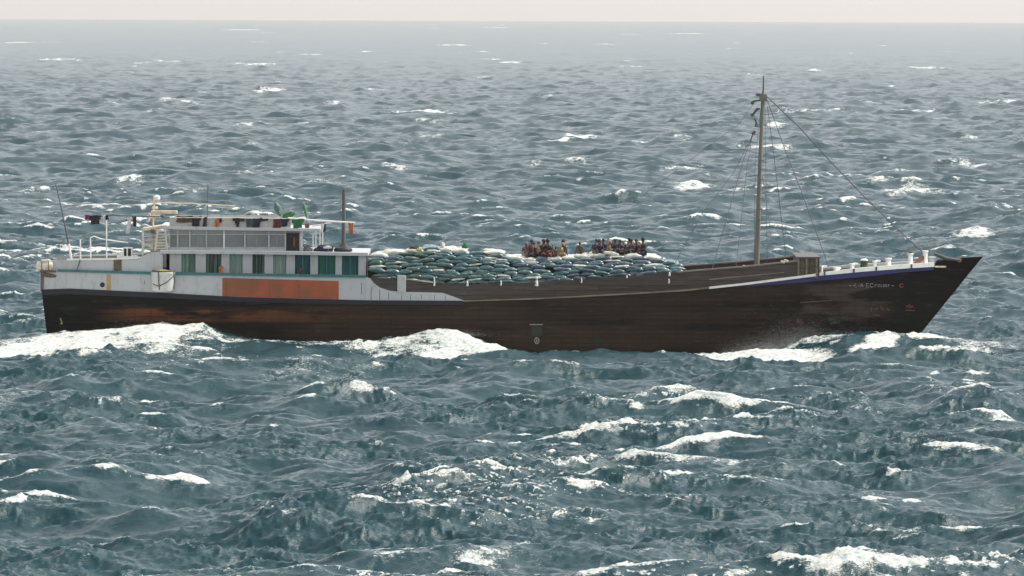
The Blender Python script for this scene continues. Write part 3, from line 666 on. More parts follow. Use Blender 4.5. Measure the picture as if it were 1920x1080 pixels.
mb = MB(); rows = [(P(p, interp([(268, 421), (318, 424), (600, 429)], p), -3.2), P(p, interp([(268, 425), (318, 430), (600, 434)], p), -3.2)) for p in along(300, 600, 8)]
mb.slab(rows, 6.4); mb.build('wheelhouse_roof', M_white, wh)
mb = pbox(318, 409, 545, 427, -3.0, 0.05); mb.build('roof_parapet', mat('offwhite_canvas', (0.50, 0.48, 0.43), 0.8), wh, mirror=True)  # parapet in one even off-white
for px in (587, 600):
    mb = pbox(px - 1, 429, px + 1, 472, -2.8, 0.07); mb.build('awning_post', M_clean, wh, mirror=True)
mb = MB(); mb.tube([P(540, 409, -2.95), P(600, 414, -2.95), P(666, 417.5, -2.95)], [0.05, 0.05, 0.04]); mb.build('awning_boom', M_clean, ship); mb = MB(); mb.tube([P(585, 424, -2.9), P(605, 421, -2.9), P(622, 417, -2.9)], 0.035); mb.build('awning_boom', M_clean, ship)
mb = MB(); mb.tube([P(162, 407, -2.95), P(205, 404, -2.95), P(265, 405, -2.95), P(320, 407, -2.95)], 0.028); mb.build('drying_rail', M_rope, ship)
mb = MB(); mb.tube([P(318, 408, -3.06), P(430, 408.5, -3.06), P(545, 410, -3.06)], 0.02); mb.build('clothes_line', M_wrope, ship)

# aft end of the deckhouse: ladder, awning pieces, radar post
def tubes(name, m, lst, parent=ship):
    mb = MB()
    for pts, r in lst: mb.tube([P(*p) for p in pts], r)
    return mb.build(name, m, parent)
tubes('radar_post', M_cream, [([(287, 470, -2.0), (287, 408, -2.0), (290, 371, -2.0)], 0.05), ([(283, 379, -2.0), (297, 379, -2.0)], 0.06), ([(285, 389, -2), (296, 390, -2)], 0.07)])
c = P(294, 371, -2.0); mb = MB(); mb.lathe([(0.12, -0.12), (0.17, -0.05), (0.17, 0.06), (0.08, 0.14)], c); mb.build('radar_dome', M_clean, ship)
tubes('boat_pole', M_cream, [([(298, 380, -1.6), (370, 382, -1.6), (440, 386, -1.6)], 0.026)])
pbox(283, 395, 332, 401, -2.6, 0.5, 0.02).build('roof_bench', M_cream, ship); pbox(275, 404, 305, 409, -2.7, 0.4, 0.02).build('roof_bench', M_cream, ship)
rot = Matrix.Rotation(R(-9), 3, 'Y')
mb = MB(); a = P(265, 430, -3.0); b = P(312, 424, -3.0); mb.box((a.x, -3.0, a.z), (b.x, -0.5, a.z + 0.14), 0.02, rot); mb.build('awning', M_cream, ship)
tubes('roof_bracket', M_cream, [([(281, 400, -2.9), (279, 414, -2.9), (275, 416, -2.9)], 0.06)])
lad = [([(296, 430, -3.1), (291, 470, -3.1)], 0.06), ([(310, 428, -3.1), (313, 470, -3.1)], 0.05), ([(268, 432, -3.1), (270, 470, -3.1)], 0.035)]
for k in range(7): lad.append(([(295 - k * 0.6, 434 + k * 5.5, -3.1), (311.5, 433 + k * 5.5, -3.1)], 0.03))
for k in range(4): lad.append(([(266, 444 + k * 8, -3.0), (292, 441 + k * 8, -3.0)], 0.03))
tubes('ladder', M_cream, lad)
tubes('navigation_light', M_steel, [([(286, 438, -3.15), (288, 431, -3.15)], 0.13)]); tubes('navigation_light', M_steel, [([(303, 408, -3.0), (305, 404, -3.0)], 0.1)])
# stern railing, whip pole, ropes
for px, t in ((151, 449), (170, 445), (200, 404), (268, 432)): tubes('railing_post', M_clean, [([(px, 488, -2.9), (px - 0.5, t, -2.9)], 0.035)])
rl = [([(170, 446, -2.9), (176, 443, -2.9), (190, 448, -2.9), (215, 452, -2.9), (240, 455, -2.9)], 0.03)]
tubes('stern_railing', M_clean, rl)
tubes('whip_pole', M_steel, [([(134, 486, -2.7), (128, 455, -2.7), (117, 400, -2.7), (104, 343, -2.7)], [0.055, 0.045, 0.035, 0.022])])
tubes('whip_pole_base', M_clean, [([(134, 487, -2.72), (129, 457, -2.72)], 0.06)])
tubes('aerial', M_steel, [([(389, 410, -1.5), (390, 345, -1.5)], 0.018)])
tubes('mooring_rope', M_rope, [([(150, 487, -3.2), (148, 495, -3.26), (144, 506, -3.3), (150, 508, -3.34)], 0.03)])
# white hatch cabinet with two dark openings
mb = MB(); a = P(219, 484, -3.0); b = P(248, 484, -3.0)
pbox(230, 464, 248, 486, -3.0, 0.7, 0.04, mb); pbox(219, 479, 258, 486, -3.02, 0.8, 0.04, mb); hc = mb.build('deck_cabinet', M_clean, ship)
for x0, x1 in ((232.5, 237), (240, 245.5)):
    mb = pbox(x0, 466, x1, 480, -3.015, 0.05); mb.build('opening', M_inside, hc)
# funnel
a = P(644, 466, -0.8); b = P(644.5, 356, -0.8)
mb = MB(); mb.tube([a, b], 0.10, 14); mb.tube([b + Vector((0, 0, -0.05)), b + Vector((0, 0, 0.03))], 0.115, 14); mb.tube([a, a + Vector((0, 0, 0.25))], 0.2, 14); mb.build('exhaust_pipe', M_steel, ship)

# ---- mast and rigging
def mp(px, py, Y=0.0): return P(px, py, Y)
mb = MB(); mb.tube([mp(1418, 545), mp(1419, 495), mp(1422, 400), mp(1426, 290), mp(1430, 190), mp(1431, 172)], [0.15, 0.145, 0.13, 0.11, 0.09, 0.075], 14)
mast = mb.build('mast', M_mast, ship)
mb = MB(); mb.tube([mp(1431, 178), mp(1431.5, 142)], [0.05, 0.03], 8); mb.build('topmast_rod', M_steel, mast)
mb = MB(); mb.box(mp(1431, 190) - Vector((0.2, 0.16, 0.0)), mp(1431, 176) + Vector((0.2, 0.16, 0)), 0.03); mb.build('mast_cap', M_mast, mast)
for pts, r in (([(1429, 178), (1420, 177), (1418, 179)], 0.07), ([(1428, 188), (1415, 189), (1411, 192), (1410.5, 196)], [0.04, 0.05, 0.1, 0.08]), ([(1425, 204), (1420, 204), (1413, 213), (1408, 217)], [0.05, 0.08, 0.06, 0.1]),
               ([(1415, 222), (1418, 230), (1418, 238)], [0.05, 0.05, 0.1]), ([(1416, 246), (1412, 250), (1413, 253)], [0.06, 0.09, 0.08])):
    mb = MB(); mb.tube([mp(x, y, -0.1) for x, y in pts], r, 8); mb.build('block', M_steel, mast)
for y in (300, 318, 336, 354, 372, 392, 412):
    x = 1429 - (y - 200) * 0.028; mb = MB(); mb.tube([mp(x, y, -0.1), mp(x + 6, y + 1, -0.16)], 0.02, 6); mb.build('mast_step', M_steel, mast)
bx = lambda px: beam(px) - 0.05
RG = [([(1435, 178, 0), (1500, 240, 0), (1560, 306, 0), (1620, 368, 0), (1700, 446, 0), (1736, 478, 0)], 0.032),
      ([(1438, 186, -.1), (1470, 275, -1), (1500, 352, -1.8), (1552, 495, -3.0)], 0.022), ([(1439, 200, .1), (1452, 300, 1.2), (1464, 400, 2.4), (1474, 485, 3.5)], 0.018),
      ([(1426, 216, 0), (1458, 212, 0)], 0.018), ([(1412, 252, 0), (1375, 325, -1.3), (1320, 395, -2.4), (1262, 500, -3.9)], 0.020), ([(1412, 252, 0), (1394, 300, -1), (1362, 412, -2.8), (1335, 505, -3.9)], 0.024),
      ([(1410, 254, 0), (1399, 330, -1.4), (1394, 375, -2.0), (1380, 502, -3.8)], 0.018), ([(1416, 190, 0), (1385, 233, .5), (1345, 262, 1.5), (1200, 370, 2.6)], 0.010),
      ([(1430, 330, 0), (1440, 400, -1.0), (1452, 495, -2.2)], 0.014), ([(1434, 190, 0), (1437, 400, .3), (1439, 495, .5)], 0.012), ([(1428, 190, 0), (1416, 300, 0), (1415, 420, 0), (1414, 497, 0)], 0.012)]
for pts, r in RG:
    mb = MB(); mb.tube([mp(*p) for p in pts], r * 0.78, 6); mb.build('rigging_line', M_rope, mast)
# odds and ends lying at the mast foot: pale cleats on the washboard
for px, py in ((1397, 500), (1437, 497), (1468, 491), (1474, 489)):
    p = P(px, py, -3.6); mb = MB(); mb.box(p - Vector((0.12, 0.08, 0.06)), p + Vector((0.12, 0.08, 0.06)), 0.03, Matrix.Rotation(0.3, 3, 'Y')); mb.build('cleat', M_cream, ship)
# short white lashings over the washboard
for px, y0, y1, w in ((814, 520, 536, 3), (876, 527, 536, 4), (939, 526, 535, 3.2), (1006, 519, 523, 5), (1006, 526, 536, 6), (1090, 521, 530, 2.6), (1175, 517, 521, 3), (1255, 511, 517, 4), (1254, 523, 531, 3.4)):
    a, b = S(px, y0, -0.02), S(px, y1, 0.0); W = w / 36.4 / 2
    mb = MB(); mb.tube([a, (a + b) / 2 + Vector((0.02, -0.03, 0)), b], [W * 0.7, W * 0.8, W * 1.1], 8); mb.build('lashing', M_wrope, ship)
#THINGS
# ================================================================== CARGO SACKS
def sack_mat(name, c1, c2):
    m = mat(name, c1, 0.42, c2, 5.0, bump=0.03, contrast=(0.4, 0.62)); b = m.node_tree.nodes['Principled BSDF']
    b.inputs['Sheen Weight'].default_value = 0.25; b.inputs['Coat Weight'].default_value = 0.9; b.inputs['Coat Roughness'].default_value = 0.28
    return m
SM = [('teal', sack_mat('sack_teal', (0.022, 0.120, 0.125), (0.008, 0.045, 0.060))), ('dark blue', sack_mat('sack_dark_blue', (0.014, 0.060, 0.105), (0.008, 0.03, 0.055))),
      ('green', sack_mat('sack_green', (0.014, 0.095, 0.070), (0.008, 0.045, 0.04))), ('pale', sack_mat('sack_painted_highlight', (0.62, 0.60, 0.50), (0.40, 0.45, 0.40)))]  # pale sacks put the heap's sunlit highlights into the colour
def sack_mesh(seed, m):
    r = random.Random(seed); bm = bmesh.new(); nu, nv = 14, 12; L_, W_, H_ = 0.45, 0.27, 0.112; rings = []
    bend = r.uniform(-0.05, 0.05); sag = r.uniform(0.0, 0.04); ph = r.uniform(0, 6)
    for i in range(nu + 1):
        u = -1 + 2 * i / nu; pin = max(0.02, (1 - abs(u) ** 3.2)) ** 0.55; row = []
        for j in range(nv):
            a = 2 * math.pi * j / nv; ca, sa = math.cos(a), math.sin(a); e = 0.72
            y = W_ * (0.62 + 0.38 * pin) * math.copysign(abs(ca) ** e, ca); z = H_ * pin * math.copysign(abs(sa) ** e, sa) * (1 + 0.10 * math.sin(3 * u + ph))
            row.append(bm.verts.new((L_ * u * (1 + 0.03 * math.sin(a * 2 + ph)), y + bend * u, z - sag * u * u + 0.012 * math.sin(7 * u + 2 * a + ph))))
        rings.append(row)
    for i in range(nu):
        for j in range(nv): bm.faces.new((rings[i][j], rings[i][(j + 1) % nv], rings[i + 1][(j + 1) % nv], rings[i + 1][j]))
    bm.faces.new(rings[0]); bm.faces.new(rings[-1][::-1]); bmesh.ops.recalc_face_normals(bm, faces=bm.faces[:])
    me = bpy.data.meshes.new('cargo_sack'); bm.to_mesh(me); bm.free(); me.materials.append(m)
    me.polygons.foreach_set('use_smooth', [True] * len(me.polygons)); return me
SACKS = [[sack_mesh(10 * k + v, m) for v in range(4)] for k, (nm, m) in enumerate(SM)]
PT = [(686, 473), (700, 470), (745, 470), (765, 468), (775, 465), (800, 463), (860, 462), (885, 465), (925, 469), (960, 479), (1000, 481), (1045, 480), (1095, 476), (1130, 472), (1165, 471), (1215, 475), (1235, 481), (1262, 487), (1274, 494), (1281, 505)]
PB = [(686, 521), (760, 527), (815, 534), (876, 537), (1000, 532), (1100, 526), (1200, 519), (1281, 515)]
LAB = {'teal': 'teal woven sack packed among others in the side of the cargo heap', 'dark blue': 'dark blue woven sack packed in the side of the cargo heap', 'green': 'deep green woven sack packed in the side of the cargo heap'}
count = 0; extra = []
rs = random.Random(3)
for layer in range(17):
    px = 702 + rs.uniform(0, 12)
    while px < 1272:
        base = P(px, interp(PB, px), -3.5); top = P(px, interp(PT, px), -2.2)
        z = base.z + 0.02 + 0.152 * layer + rs.uniform(-0.02, 0.02) + 0.04 * math.sin(px * 0.021 + layer)
        hgt = top.z - base.z
        if z < top.z - 0.08:
            f = max(0.0, (z - base.z) / max(hgt, 0.2)); Y = -3.62 + 1.15 * f ** 1.7 + rs.uniform(-0.06, 0.06)
            istop = z + 0.152 > top.z - 0.08
            g = math.sin(px * 0.012 + 0.8) * 0.5 + rs.uniform(-0.6, 0.6)
            k = 3 if (istop and rs.random() < 0.72) or rs.random() < 0.11 else (1 if g > 0.35 else (2 if (px < 800 and rs.random() < 0.5) or g < -0.75 else 0))  # mostly pale top row, scattered pale ones below, as painted highlights
            nm = SM[k][0]
            lab = ('pale sunlit sack lying on the top layer of the cargo heap' if istop else 'pale highlight sack showing among the teal ones in the side of the cargo heap') if k == 3 else \
                  (('%s sack lying on the top layer of the cargo heap' % nm) if istop else LAB[nm])
            X = P(px, 500, Y).x
            zone = [zn for x1_, zn in ((745, 'close to the deckhouse'), (800, 'below the dark green bundle'), (860, 'below the white bundle'), (920, 'forward of the green bundle'), (985, 'just aft of the seated people'),
                    (1030, 'under the leftmost people'), (1070, 'under the yellow shirt'), (1110, 'under the lone person'), (1160, 'under the navy coats'), (1215, 'under the rightmost people'), (1245, 'past the last person'), (9999, 'at the forward tip')) if px < x1_][0]
            row = 'top row' if istop else ['bottom row', 'second row', 'third row', 'fourth row', 'fifth row', 'sixth row', 'seventh row', 'eighth row', 'ninth row', 'tenth row', 'eleventh row', 'twelfth row'][min(layer, 11)]
            lab = '%s sack in the %s, %s' % ('pale sunlit' if (k == 3 and istop) else nm, row, zone)
            if rs.random() < 0.06 and not istop: px += 12; continue
            if count < 299:
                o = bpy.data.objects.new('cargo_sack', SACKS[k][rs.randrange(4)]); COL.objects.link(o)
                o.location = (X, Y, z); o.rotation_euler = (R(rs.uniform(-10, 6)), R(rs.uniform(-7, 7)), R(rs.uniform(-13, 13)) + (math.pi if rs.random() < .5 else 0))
                sc = rs.uniform(0.86, 1.08); o.scale = (sc * rs.uniform(0.9, 1.12), 1, rs.uniform(0.5, 0.7) if (k == 3 and not istop) else rs.uniform(0.85, 1.15))  # pale side sacks squeezed flat to read as thin highlight lines
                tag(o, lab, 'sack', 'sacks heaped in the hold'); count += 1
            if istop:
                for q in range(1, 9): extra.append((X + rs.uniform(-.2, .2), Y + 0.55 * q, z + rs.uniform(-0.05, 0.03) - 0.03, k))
        px += 28 * rs.uniform(0.82, 1.12)
from collections import defaultdict
_g = defaultdict(list)
for o in COL.objects:
    if o.name.startswith('cargo_sack'): _g[o['label']].append(o)
for lab, os_ in _g.items():
    os_.sort(key=lambda o: o.location.x)
    if len(os_) in (2, 3):
        for o, t in zip(os_, ('nearest the stern', 'nearest the bow') if len(os_) == 2 else ('nearest the stern', 'in the middle', 'nearest the bow')): o['label'] = lab + ', ' + t
print('sacks', count, 'rear', len(extra))
for k in range(4):
    pass
bm = bmesh.new()
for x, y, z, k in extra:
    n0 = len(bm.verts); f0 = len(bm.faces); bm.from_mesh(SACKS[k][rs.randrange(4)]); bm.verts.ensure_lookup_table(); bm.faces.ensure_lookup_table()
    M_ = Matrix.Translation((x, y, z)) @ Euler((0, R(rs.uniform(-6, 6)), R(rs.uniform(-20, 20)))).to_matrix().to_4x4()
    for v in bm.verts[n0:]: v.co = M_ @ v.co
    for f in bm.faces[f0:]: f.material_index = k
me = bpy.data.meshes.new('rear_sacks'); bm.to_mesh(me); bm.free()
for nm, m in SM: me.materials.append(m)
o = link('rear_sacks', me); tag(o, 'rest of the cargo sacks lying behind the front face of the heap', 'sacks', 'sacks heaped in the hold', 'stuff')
# timber floor of the hold closes the heap's inside
mb = MB(); rows = []
for px in along(690, 1275, 30):
    z = P(px, interp(PT, px) + 14, -2.2).z; zb = P(px, 545, -3).z
    rows.append((Vector((P(px, 500, -2.5).x, -2.3, z)), Vector((P(px, 500, -2.5).x, -2.3, min(zb, z - 0.2)))))
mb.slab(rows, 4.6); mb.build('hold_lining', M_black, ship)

# ================================================================== PEOPLE
def skin_obj(name, pts, eds, rad, m, parent, sub=1, root=0):
    me = bpy.data.meshes.new(name); me.from_pydata([tuple(p) for p in pts], eds, []); o = link(name, me, parent); me.materials.append(m)
    md = o.modifiers.new('skin', 'SKIN'); md.use_smooth_shade = True; md.branch_smoothing = 0.6
    sv = me.skin_vertices[0].data
    for i, r in enumerate(rad):
        sv[i].radius = r if isinstance(r, tuple) else (r, r); sv[i].use_root = (i == root)
    s = o.modifiers.new('subdivision', 'SUBSURF'); s.levels = sub; s.render_levels = sub
    return o
def person(px, base, Y, yaw, top, pants, label, lean=0.0, arms=(0, 0), scale=1.0, knee=0.0, skin=None, hair='short', turn=0.0):
    c = P(px, base, Y); root = empty('person', c - Vector((0, 0, 0.02)), label, 'person', 'people seated on the cargo', yaw); root.scale = (scale,) * 3
    V = Vector; pts = []; eds = []; rad = []
    def add(p, r, par=None):
        pts.append(V(p)); rad.append(r)
        if par is not None: eds.append((par, len(pts) - 1))
        return len(pts) - 1
    lx = lean
    pel = add((0, 0, .11), (.15, .12)); sp = add((.02 + .3 * lx, 0, .27), (.13, .105), pel); ch = add((.03 + .7 * lx, 0, .43), (.15, .11), sp)
    up = add((.03 + lx, 0, .54), (.13, .09), ch); nk = add((.04 + 1.1 * lx, 0, .605), .066, up)
    h1 = add((.06 + 1.2 * lx, .02 * turn, .665), (.072, .08), nk); h2 = add((.055 + 1.25 * lx, .02 * turn, .74), (.085, .095), h1); h3 = add((.05 + 1.25 * lx, .02 * turn, .79), (.066, .076), h2)
    legs = {}; arm = {}
    for s, ar in ((1, arms[0]), (-1, arms[1])):
        sh = add((.02 + lx, .165 * s, .53), .07, up)
        if ar == 0: el, wr = (.10 + .7 * lx, .23 * s, .29), (.30, .16 * s, .27)
        elif ar == 1: el, wr = (.02 + .5 * lx, .27 * s, .28), (.12, .30 * s, .06)
        elif ar == 2: el, wr = (.20 + lx, .21 * s, .36), (.34 + lx, .09 * s, .50)
        else: el, wr = (-.16 + lx, .23 * s, .30), (-.24, .26 * s, .06)
        e = add(el, .043, sh); w = add(wr, .029, e); d = (V(wr) - V(el)).normalized(); pal = add(V(wr) + d * .06, (.036, .02), w)
        side = V((0, 1, 0)).cross(d).normalized() if abs(d.y) < .9 else V((1, 0, 0)); lat = d.cross(side).normalized()
        for q, fl in enumerate((.062, .072, .068, .052)):
            b = V(wr) + d * .085 + lat * (.024 * (q - 1.5) / 1.5); k1 = add(b + d * .012, .0095, pal); k2 = add(b + d * fl * .6 + side * .012, .0085, k1); add(b + d * fl * .85 + side * .035, .007, k2)
        t1 = add(V(wr) + d * .045 + lat * .04 * -s, .011, pal); add(V(wr) + d * .075 + lat * .05 * -s + side * .01, .009, t1)
        arm[s] = (sh, e, w)
        hp = add((.05, .09 * s, .10), .095, pel); kn = add((.40, .20 * s, .14 + knee), .065, hp)
        an = add((.30 + .3 * (knee > .1) * 1.0 - (0.12 if knee < .1 else .05), -.02 * s if knee < .1 else .14 * s, .06), .042, kn)
        toe = add(V(pts[an]) + V((.13, .10 * s if knee < .1 else 0, -.025)), .035, an); legs[s] = (hp, kn, an)
    body = skin_obj('body', pts, eds, rad, skin or M_skin, root, 1)
    # shirt over trunk and upper arms
    def sub_obj(nm, ids, pairs, grow, m):
        mp_ = {a: i for i, a in enumerate(ids)}
        rr = [tuple(v + grow for v in (rad[a] if isinstance(rad[a], tuple) else (rad[a],) * 2)) for a in ids]
        return skin_obj(nm, [pts[a] for a in ids], [(mp_[a], mp_[b]) for a, b in pairs], rr, m, root, 1)
    ids = [pel, sp, ch, up]; prs = [(pel, sp), (sp, ch), (ch, up)]
    for s in (1, -1):
        sh, e, w = arm[s]; ids += [sh, e, w] if ('coat' in label or 'jacket' in label) else [sh, e]; prs += [(up, sh), (sh, e)] + ([(e, w)] if ('coat' in label or 'jacket' in label) else [])
    sub_obj('shirt', ids, prs, .018, top)
    ids = [pel]; prs = []
    for s in (1, -1):
        hp, kn, an = legs[s]; ids += [hp, kn, an]; prs += [(pel, hp), (hp, kn), (kn, an)]
    sub_obj('trousers', ids, prs, .014, pants)
    # face: nose, eyes, mouth; hair cap
    hc = pts[h2]
    mb = MB(); mb.tube([hc + V((.085, 0, .0)), hc + V((.112, 0, -.035)), hc + V((.085, 0, -.045))], [.010, .016, .012], 6); mb.build('nose', skin or M_skin, root)
    for s in (1, -1):
        mb = MB(); mb.lathe([(.004, -.008), (.013, 0), (.004, .008)], hc + V((.088, .03 * s, .0)), 8); mb.build('eye', M_hair, root)
        mb = MB(); mb.tube([hc + V((0, .083 * s, -.02)), hc + V((.0, .095 * s, 0)), hc + V((.0, .083 * s, .02))], .012, 6); mb.build('ear', skin or M_skin, root)
    mb = MB(); mb.tube([hc + V((.085, -.022, -.065)), hc + V((.085, .022, -.065))], .006, 6); mb.build('mouth', M_red, root)
    hm = {'short': (M_hair, .0), 'white cap': (M_clean, .012), 'scarf': (top, .018), 'dark cap': (M_navy, .012)}[hair]
    bm = bmesh.new(); g = bmesh.ops.create_icosphere(bm, subdivisions=3, radius=1.0)
    bmesh.ops.bisect_plane(bm, geom=bm.verts[:] + bm.edges[:] + bm.faces[:], plane_co=(0, 0, -.25), plane_no=(-.55, 0, -1), clear_outer=True)
    for v in bm.verts: v.co = Vector((v.co.x * (.103 + hm[1]), v.co.y * (.092 + hm[1]), v.co.z * (.105 + hm[1]))) + pts[h2] + Vector((-.008, 0, .022))
    b2 = MB(); b2.bm.free(); b2.bm = bm; hb = b2.build('hair' if hair == 'short' else 'headwear', hm[0], root)
    return root
CMc = {k: cloth_mat(k, v) for k, v in dict(maroon=(.085, .028, .032), mauve=(.25, .13, .15), black=(.012, .012, .014), darkgreen=(.02, .03, .028), red=(.13, .025, .022), yellow=(.38, .27, .10), olive=(.08, .07, .035),
      brown=(.09, .05, .03), navy=(.012, .014, .045), tan=(.40, .28, .14), grey=(.13, .12, .12), slate=(.05, .07, .09), magenta=(.18, .02, .09), orange=(.48, .16, .05), white=(.72, .70, .65), green=(.02, .16, .06), purple=(.05, .02, .09), charcoal=(.025, .022, .024)).items()}
q = R(90)
person(987, 481, -1.7, R(-100), CMc['mauve'], CMc['mauve'], 'seated person wrapped in a mauve scarf, at the left end of the left group', 0.02, (0, 0), 0.9, hair='scarf')
person(996, 480, -2.4, R(-60), CMc['maroon'], CMc['charcoal'], 'tall seated person in a maroon shirt beside the mauve scarf', 0.0, (0, 1), 1.03)
person(1005, 481, -2.1, R(-150), CMc['maroon'], CMc['maroon'], 'stooped seated person in maroon with a lower head, third in the left group', 0.08, (0, 0), 0.9)
person(1010, 480, -0.9, R(-90), CMc['tan'], CMc['grey'], 'person in a pale tan shirt half hidden behind the left group', 0.0, (0, 0), 0.92, skin=mat('light_skin', (.35, .22, .15), .5))
person(1018, 480, -2.2, R(-40), CMc['darkgreen'], CMc['red'], 'seated person in dark green with red trousers in the left group', 0.0, (0, 0), 1.05, knee=.2)
person(1028, 480, -2.5, R(-110), CMc['black'], CMc['red'], 'seated person in a black jacket with one bare arm lowered, in the left group', 0.02, (0, 1), 1.06, hair='dark cap')
person(1038, 480, -1.2, R(-30), CMc['black'], CMc['darkgreen'], 'low dark figure crouching behind the yellow shirt', 0.12, (0, 0), 0.62)
person(1048, 479, -2.5, R(-10), CMc['yellow'], CMc['tan'], 'headscarfed person in a yellow shirt bent forward at the edge of the sacks', 0.16, (0, 0), 0.80, hair='scarf')
person(1057, 479, -1.8, R(-170), CMc['navy'], CMc['brown'], 'dark seated person just right of the yellow shirt', -0.03, (0, 3), 1.0)
person(1087, 475, -2.0, R(-90), CMc['olive'], CMc['brown'], 'small lone person in olive sitting between the two groups', 0.0, (1, 1), 0.72)
person(1113, 474, -2.0, R(10), CMc['purple'], CMc['tan'], 'person in dark purple leaning forward at the left of the right group', 0.10, (3, 0), 0.86)
person(1124, 477, -2.5, R(-90), CMc['navy'], CMc['navy'], 'broad person in a navy coat with a greyish headcloth', 0.02, (0, 0), 0.92, hair='dark cap')
person(1132, 475, -2.1, R(-120), CMc['navy'], CMc['slate'], 'person in a slate blue coat pressed against the broad navy coat', 0.0, (0, 0), 0.92)
person(1143, 474, -1.2, R(-60), CMc['tan'], CMc['tan'], 'person in tan showing low behind the right group', 0.0, (0, 0), 0.78, hair='scarf')
person(1153, 475, -2.3, R(-70), CMc['black'], CMc['navy'], 'bare headed person in black, middle of the right group', 0.0, (0, 0), 0.9)
person(1163, 475, -2.2, R(-110), CMc['navy'], CMc['charcoal'], 'person in a dark blue shirt beside the bare headed one in black', 0.0, (0, 1), 0.86)
person(1173, 476, -1.9, R(-90), CMc['grey'], CMc['grey'], 'person in grey with a white cap in the right group', 0.03, (0, 0), 0.74, hair='white cap')
person(1179, 476, -1.2, R(-50), CMc['grey'], CMc['navy'], 'person in a grey shirt standing out behind the white cap', 0.0, (2, 0), 1.0)
person(1185, 477, -2.4, R(-130), CMc['slate'], CMc['black'], 'person in a slate shirt and black trousers right of the white cap', 0.0, (0, 0), 0.97)
person(1193, 477, -2.0, R(-90), CMc['maroon'], CMc['navy'], 'person in a maroon shirt in the right group', 0.0, (0, 0), 0.97)
person(1198, 478, -1.5, R(-90), CMc['tan'], CMc['tan'], 'person in tan squeezed beside the large black jacket', 0.0, (0, 0), 0.82, hair='scarf')
person(1206, 478, -2.5, R(-150), CMc['black'], CMc['navy'], 'large person in a black jacket at the right end of the cargo top', -0.04, (0, 3), 1.08, hair='dark cap')

# ================================================================== LAUNDRY
def garment(kind, px0, px1, py0, py1, m, label, Y=-3.06, seed=0, name=None):
    a, b = P(px0, py0, Y), P(px1, py1, Y); w = b.x - a.x; h = a.z - b.z; cx = (a.x + b.x) / 2; r = random.Random(seed + int(px0))
    if kind == 'shirt': f = lambda u, v: (abs(u) < 0.98 - 0.25 * v if v < 0.42 else abs(u) < 0.62)
    elif kind == 'trousers': f = lambda u, v: (v < 0.3 or abs(u + 0.1 * v) > 0.10) and abs(u) < 0.95 - 0.2 * v
    elif kind == 'shorts': f = lambda u, v: (v < 0.25 and abs(u) < 1) or (v >= 0.25 and abs(u + 0.25) < 0.5 * (1.15 - v))
    else: f = lambda u, v: abs(u) < 1 - 0.25 * v * (0.5 + 0.5 * math.sin(v * 5 + seed))
    n, k = 18, 16; bm = bmesh.new(); G = {}
    ph = r.uniform(0, 6); sw = r.uniform(-0.15, 0.15)
    def vert(i, j):
        if (i, j) not in G:
            u = -1 + 2 * i / n; v = j / k
            G[i, j] = bm.verts.new((u * w / 2 + sw * v * h, 0.035 * math.sin(4.5 * u + ph + 2 * v) * (0.3 + v), -v * h + 0.02 * math.sin(3 * u + ph)))
        return G[i, j]
    for i in range(n):
        for j in range(k):
            if f(-1 + 2 * (i + .5) / n, (j + .5) / k): bm.faces.new((vert(i, j), vert(i, j + 1), vert(i + 1, j + 1), vert(i + 1, j)))
    b2 = MB(); b2.bm.free(); b2.bm = bm; nm = name or {'shirt': 'hanging_shirt', 'trousers': 'hanging_trousers', 'shorts': 'hanging_shorts'}.get(kind, 'hanging_cloth')
    o = b2.build(nm, m); o.location = (cx, Y, a.z); md = o.modifiers.new('thickness', 'SOLIDIFY'); md.thickness = 0.03
    tag(o, label, 'laundry', 'washing hung along the deckhouse roof'); return o
garment('cloth', 159, 170, 403, 412, CMc['magenta'], 'magenta cloth at the outermost end of the drying rail over the stern')
garment('shirt', 166, 190, 404, 421, CMc['black'], 'black shirt bunched on the drying rail over the stern')
garment('cloth', 191, 197, 403, 412, CMc['white'], 'small white cloth beside the black shirt on the drying rail'); garment('cloth', 198, 203, 404, 412, CMc['navy'], 'small navy cloth at the post of the drying rail')
garment('cloth', 240, 247, 405, 438, CMc['white'], 'long narrow white cloth hanging behind the cabin aft end', -2.95); garment('cloth', 248, 255, 406, 424, CMc['charcoal'], 'dark narrow cloth beside the long white one', -2.95)
garment('cloth', 331, 361, 405, 417, CMc['brown'], 'brown cloth spread over the roof edge near the radar post'); garment('shirt', 358, 378, 406, 424, CMc['black'], 'black shirt next to the brown cloth')
garment('cloth', 382.5, 388.5, 407, 427, CMc['charcoal'], 'narrow charcoal cloth hanging below the aerial'); garment('cloth', 404, 411, 411, 426, CMc['orange'], 'small orange cloth on the roof clothes line'); garment('cloth', 408.5, 415.5, 408.5, 417, CMc['black'], 'small black cloth overlapping the orange one')
garment('shorts', 436, 458, 409, 430, CMc['black'], 'black shorts hanging to a point in mid line'); garment('trousers', 460, 477, 410, 426, CMc['slate'], 'slate trousers folded over the clothes line')
garment('shirt', 475, 492, 409, 427, CMc['navy'], 'navy shirt hanging right of the slate trousers'); garment('cloth', 490, 503, 409.5, 414, CMc['purple'], 'low purple strip of cloth on the clothes line')
garment('cloth', 513, 528, 410, 431, CMc['red'], 'red cloth near the forward end of the clothes line'); garment('shirt', 526, 543, 410, 424, CMc['navy'], 'navy shirt between the red and the green washing', seed=4)
garment('shirt', 546, 571, 410.5, 428, CMc['green'], 'green shirt above the dark wheelhouse door'); garment('cloth', 602, 607, 420, 436, CMc['white'], 'thin white cloth hanging from the forward boom'); garment('cloth', 606.5, 611, 420, 434, CMc['charcoal'], 'thin charcoal cloth hanging from the forward boom')
garment('cloth', 653.5, 662, 418, 438, CMc['orange'], 'rusty orange cloth at the tip of the forward boom')
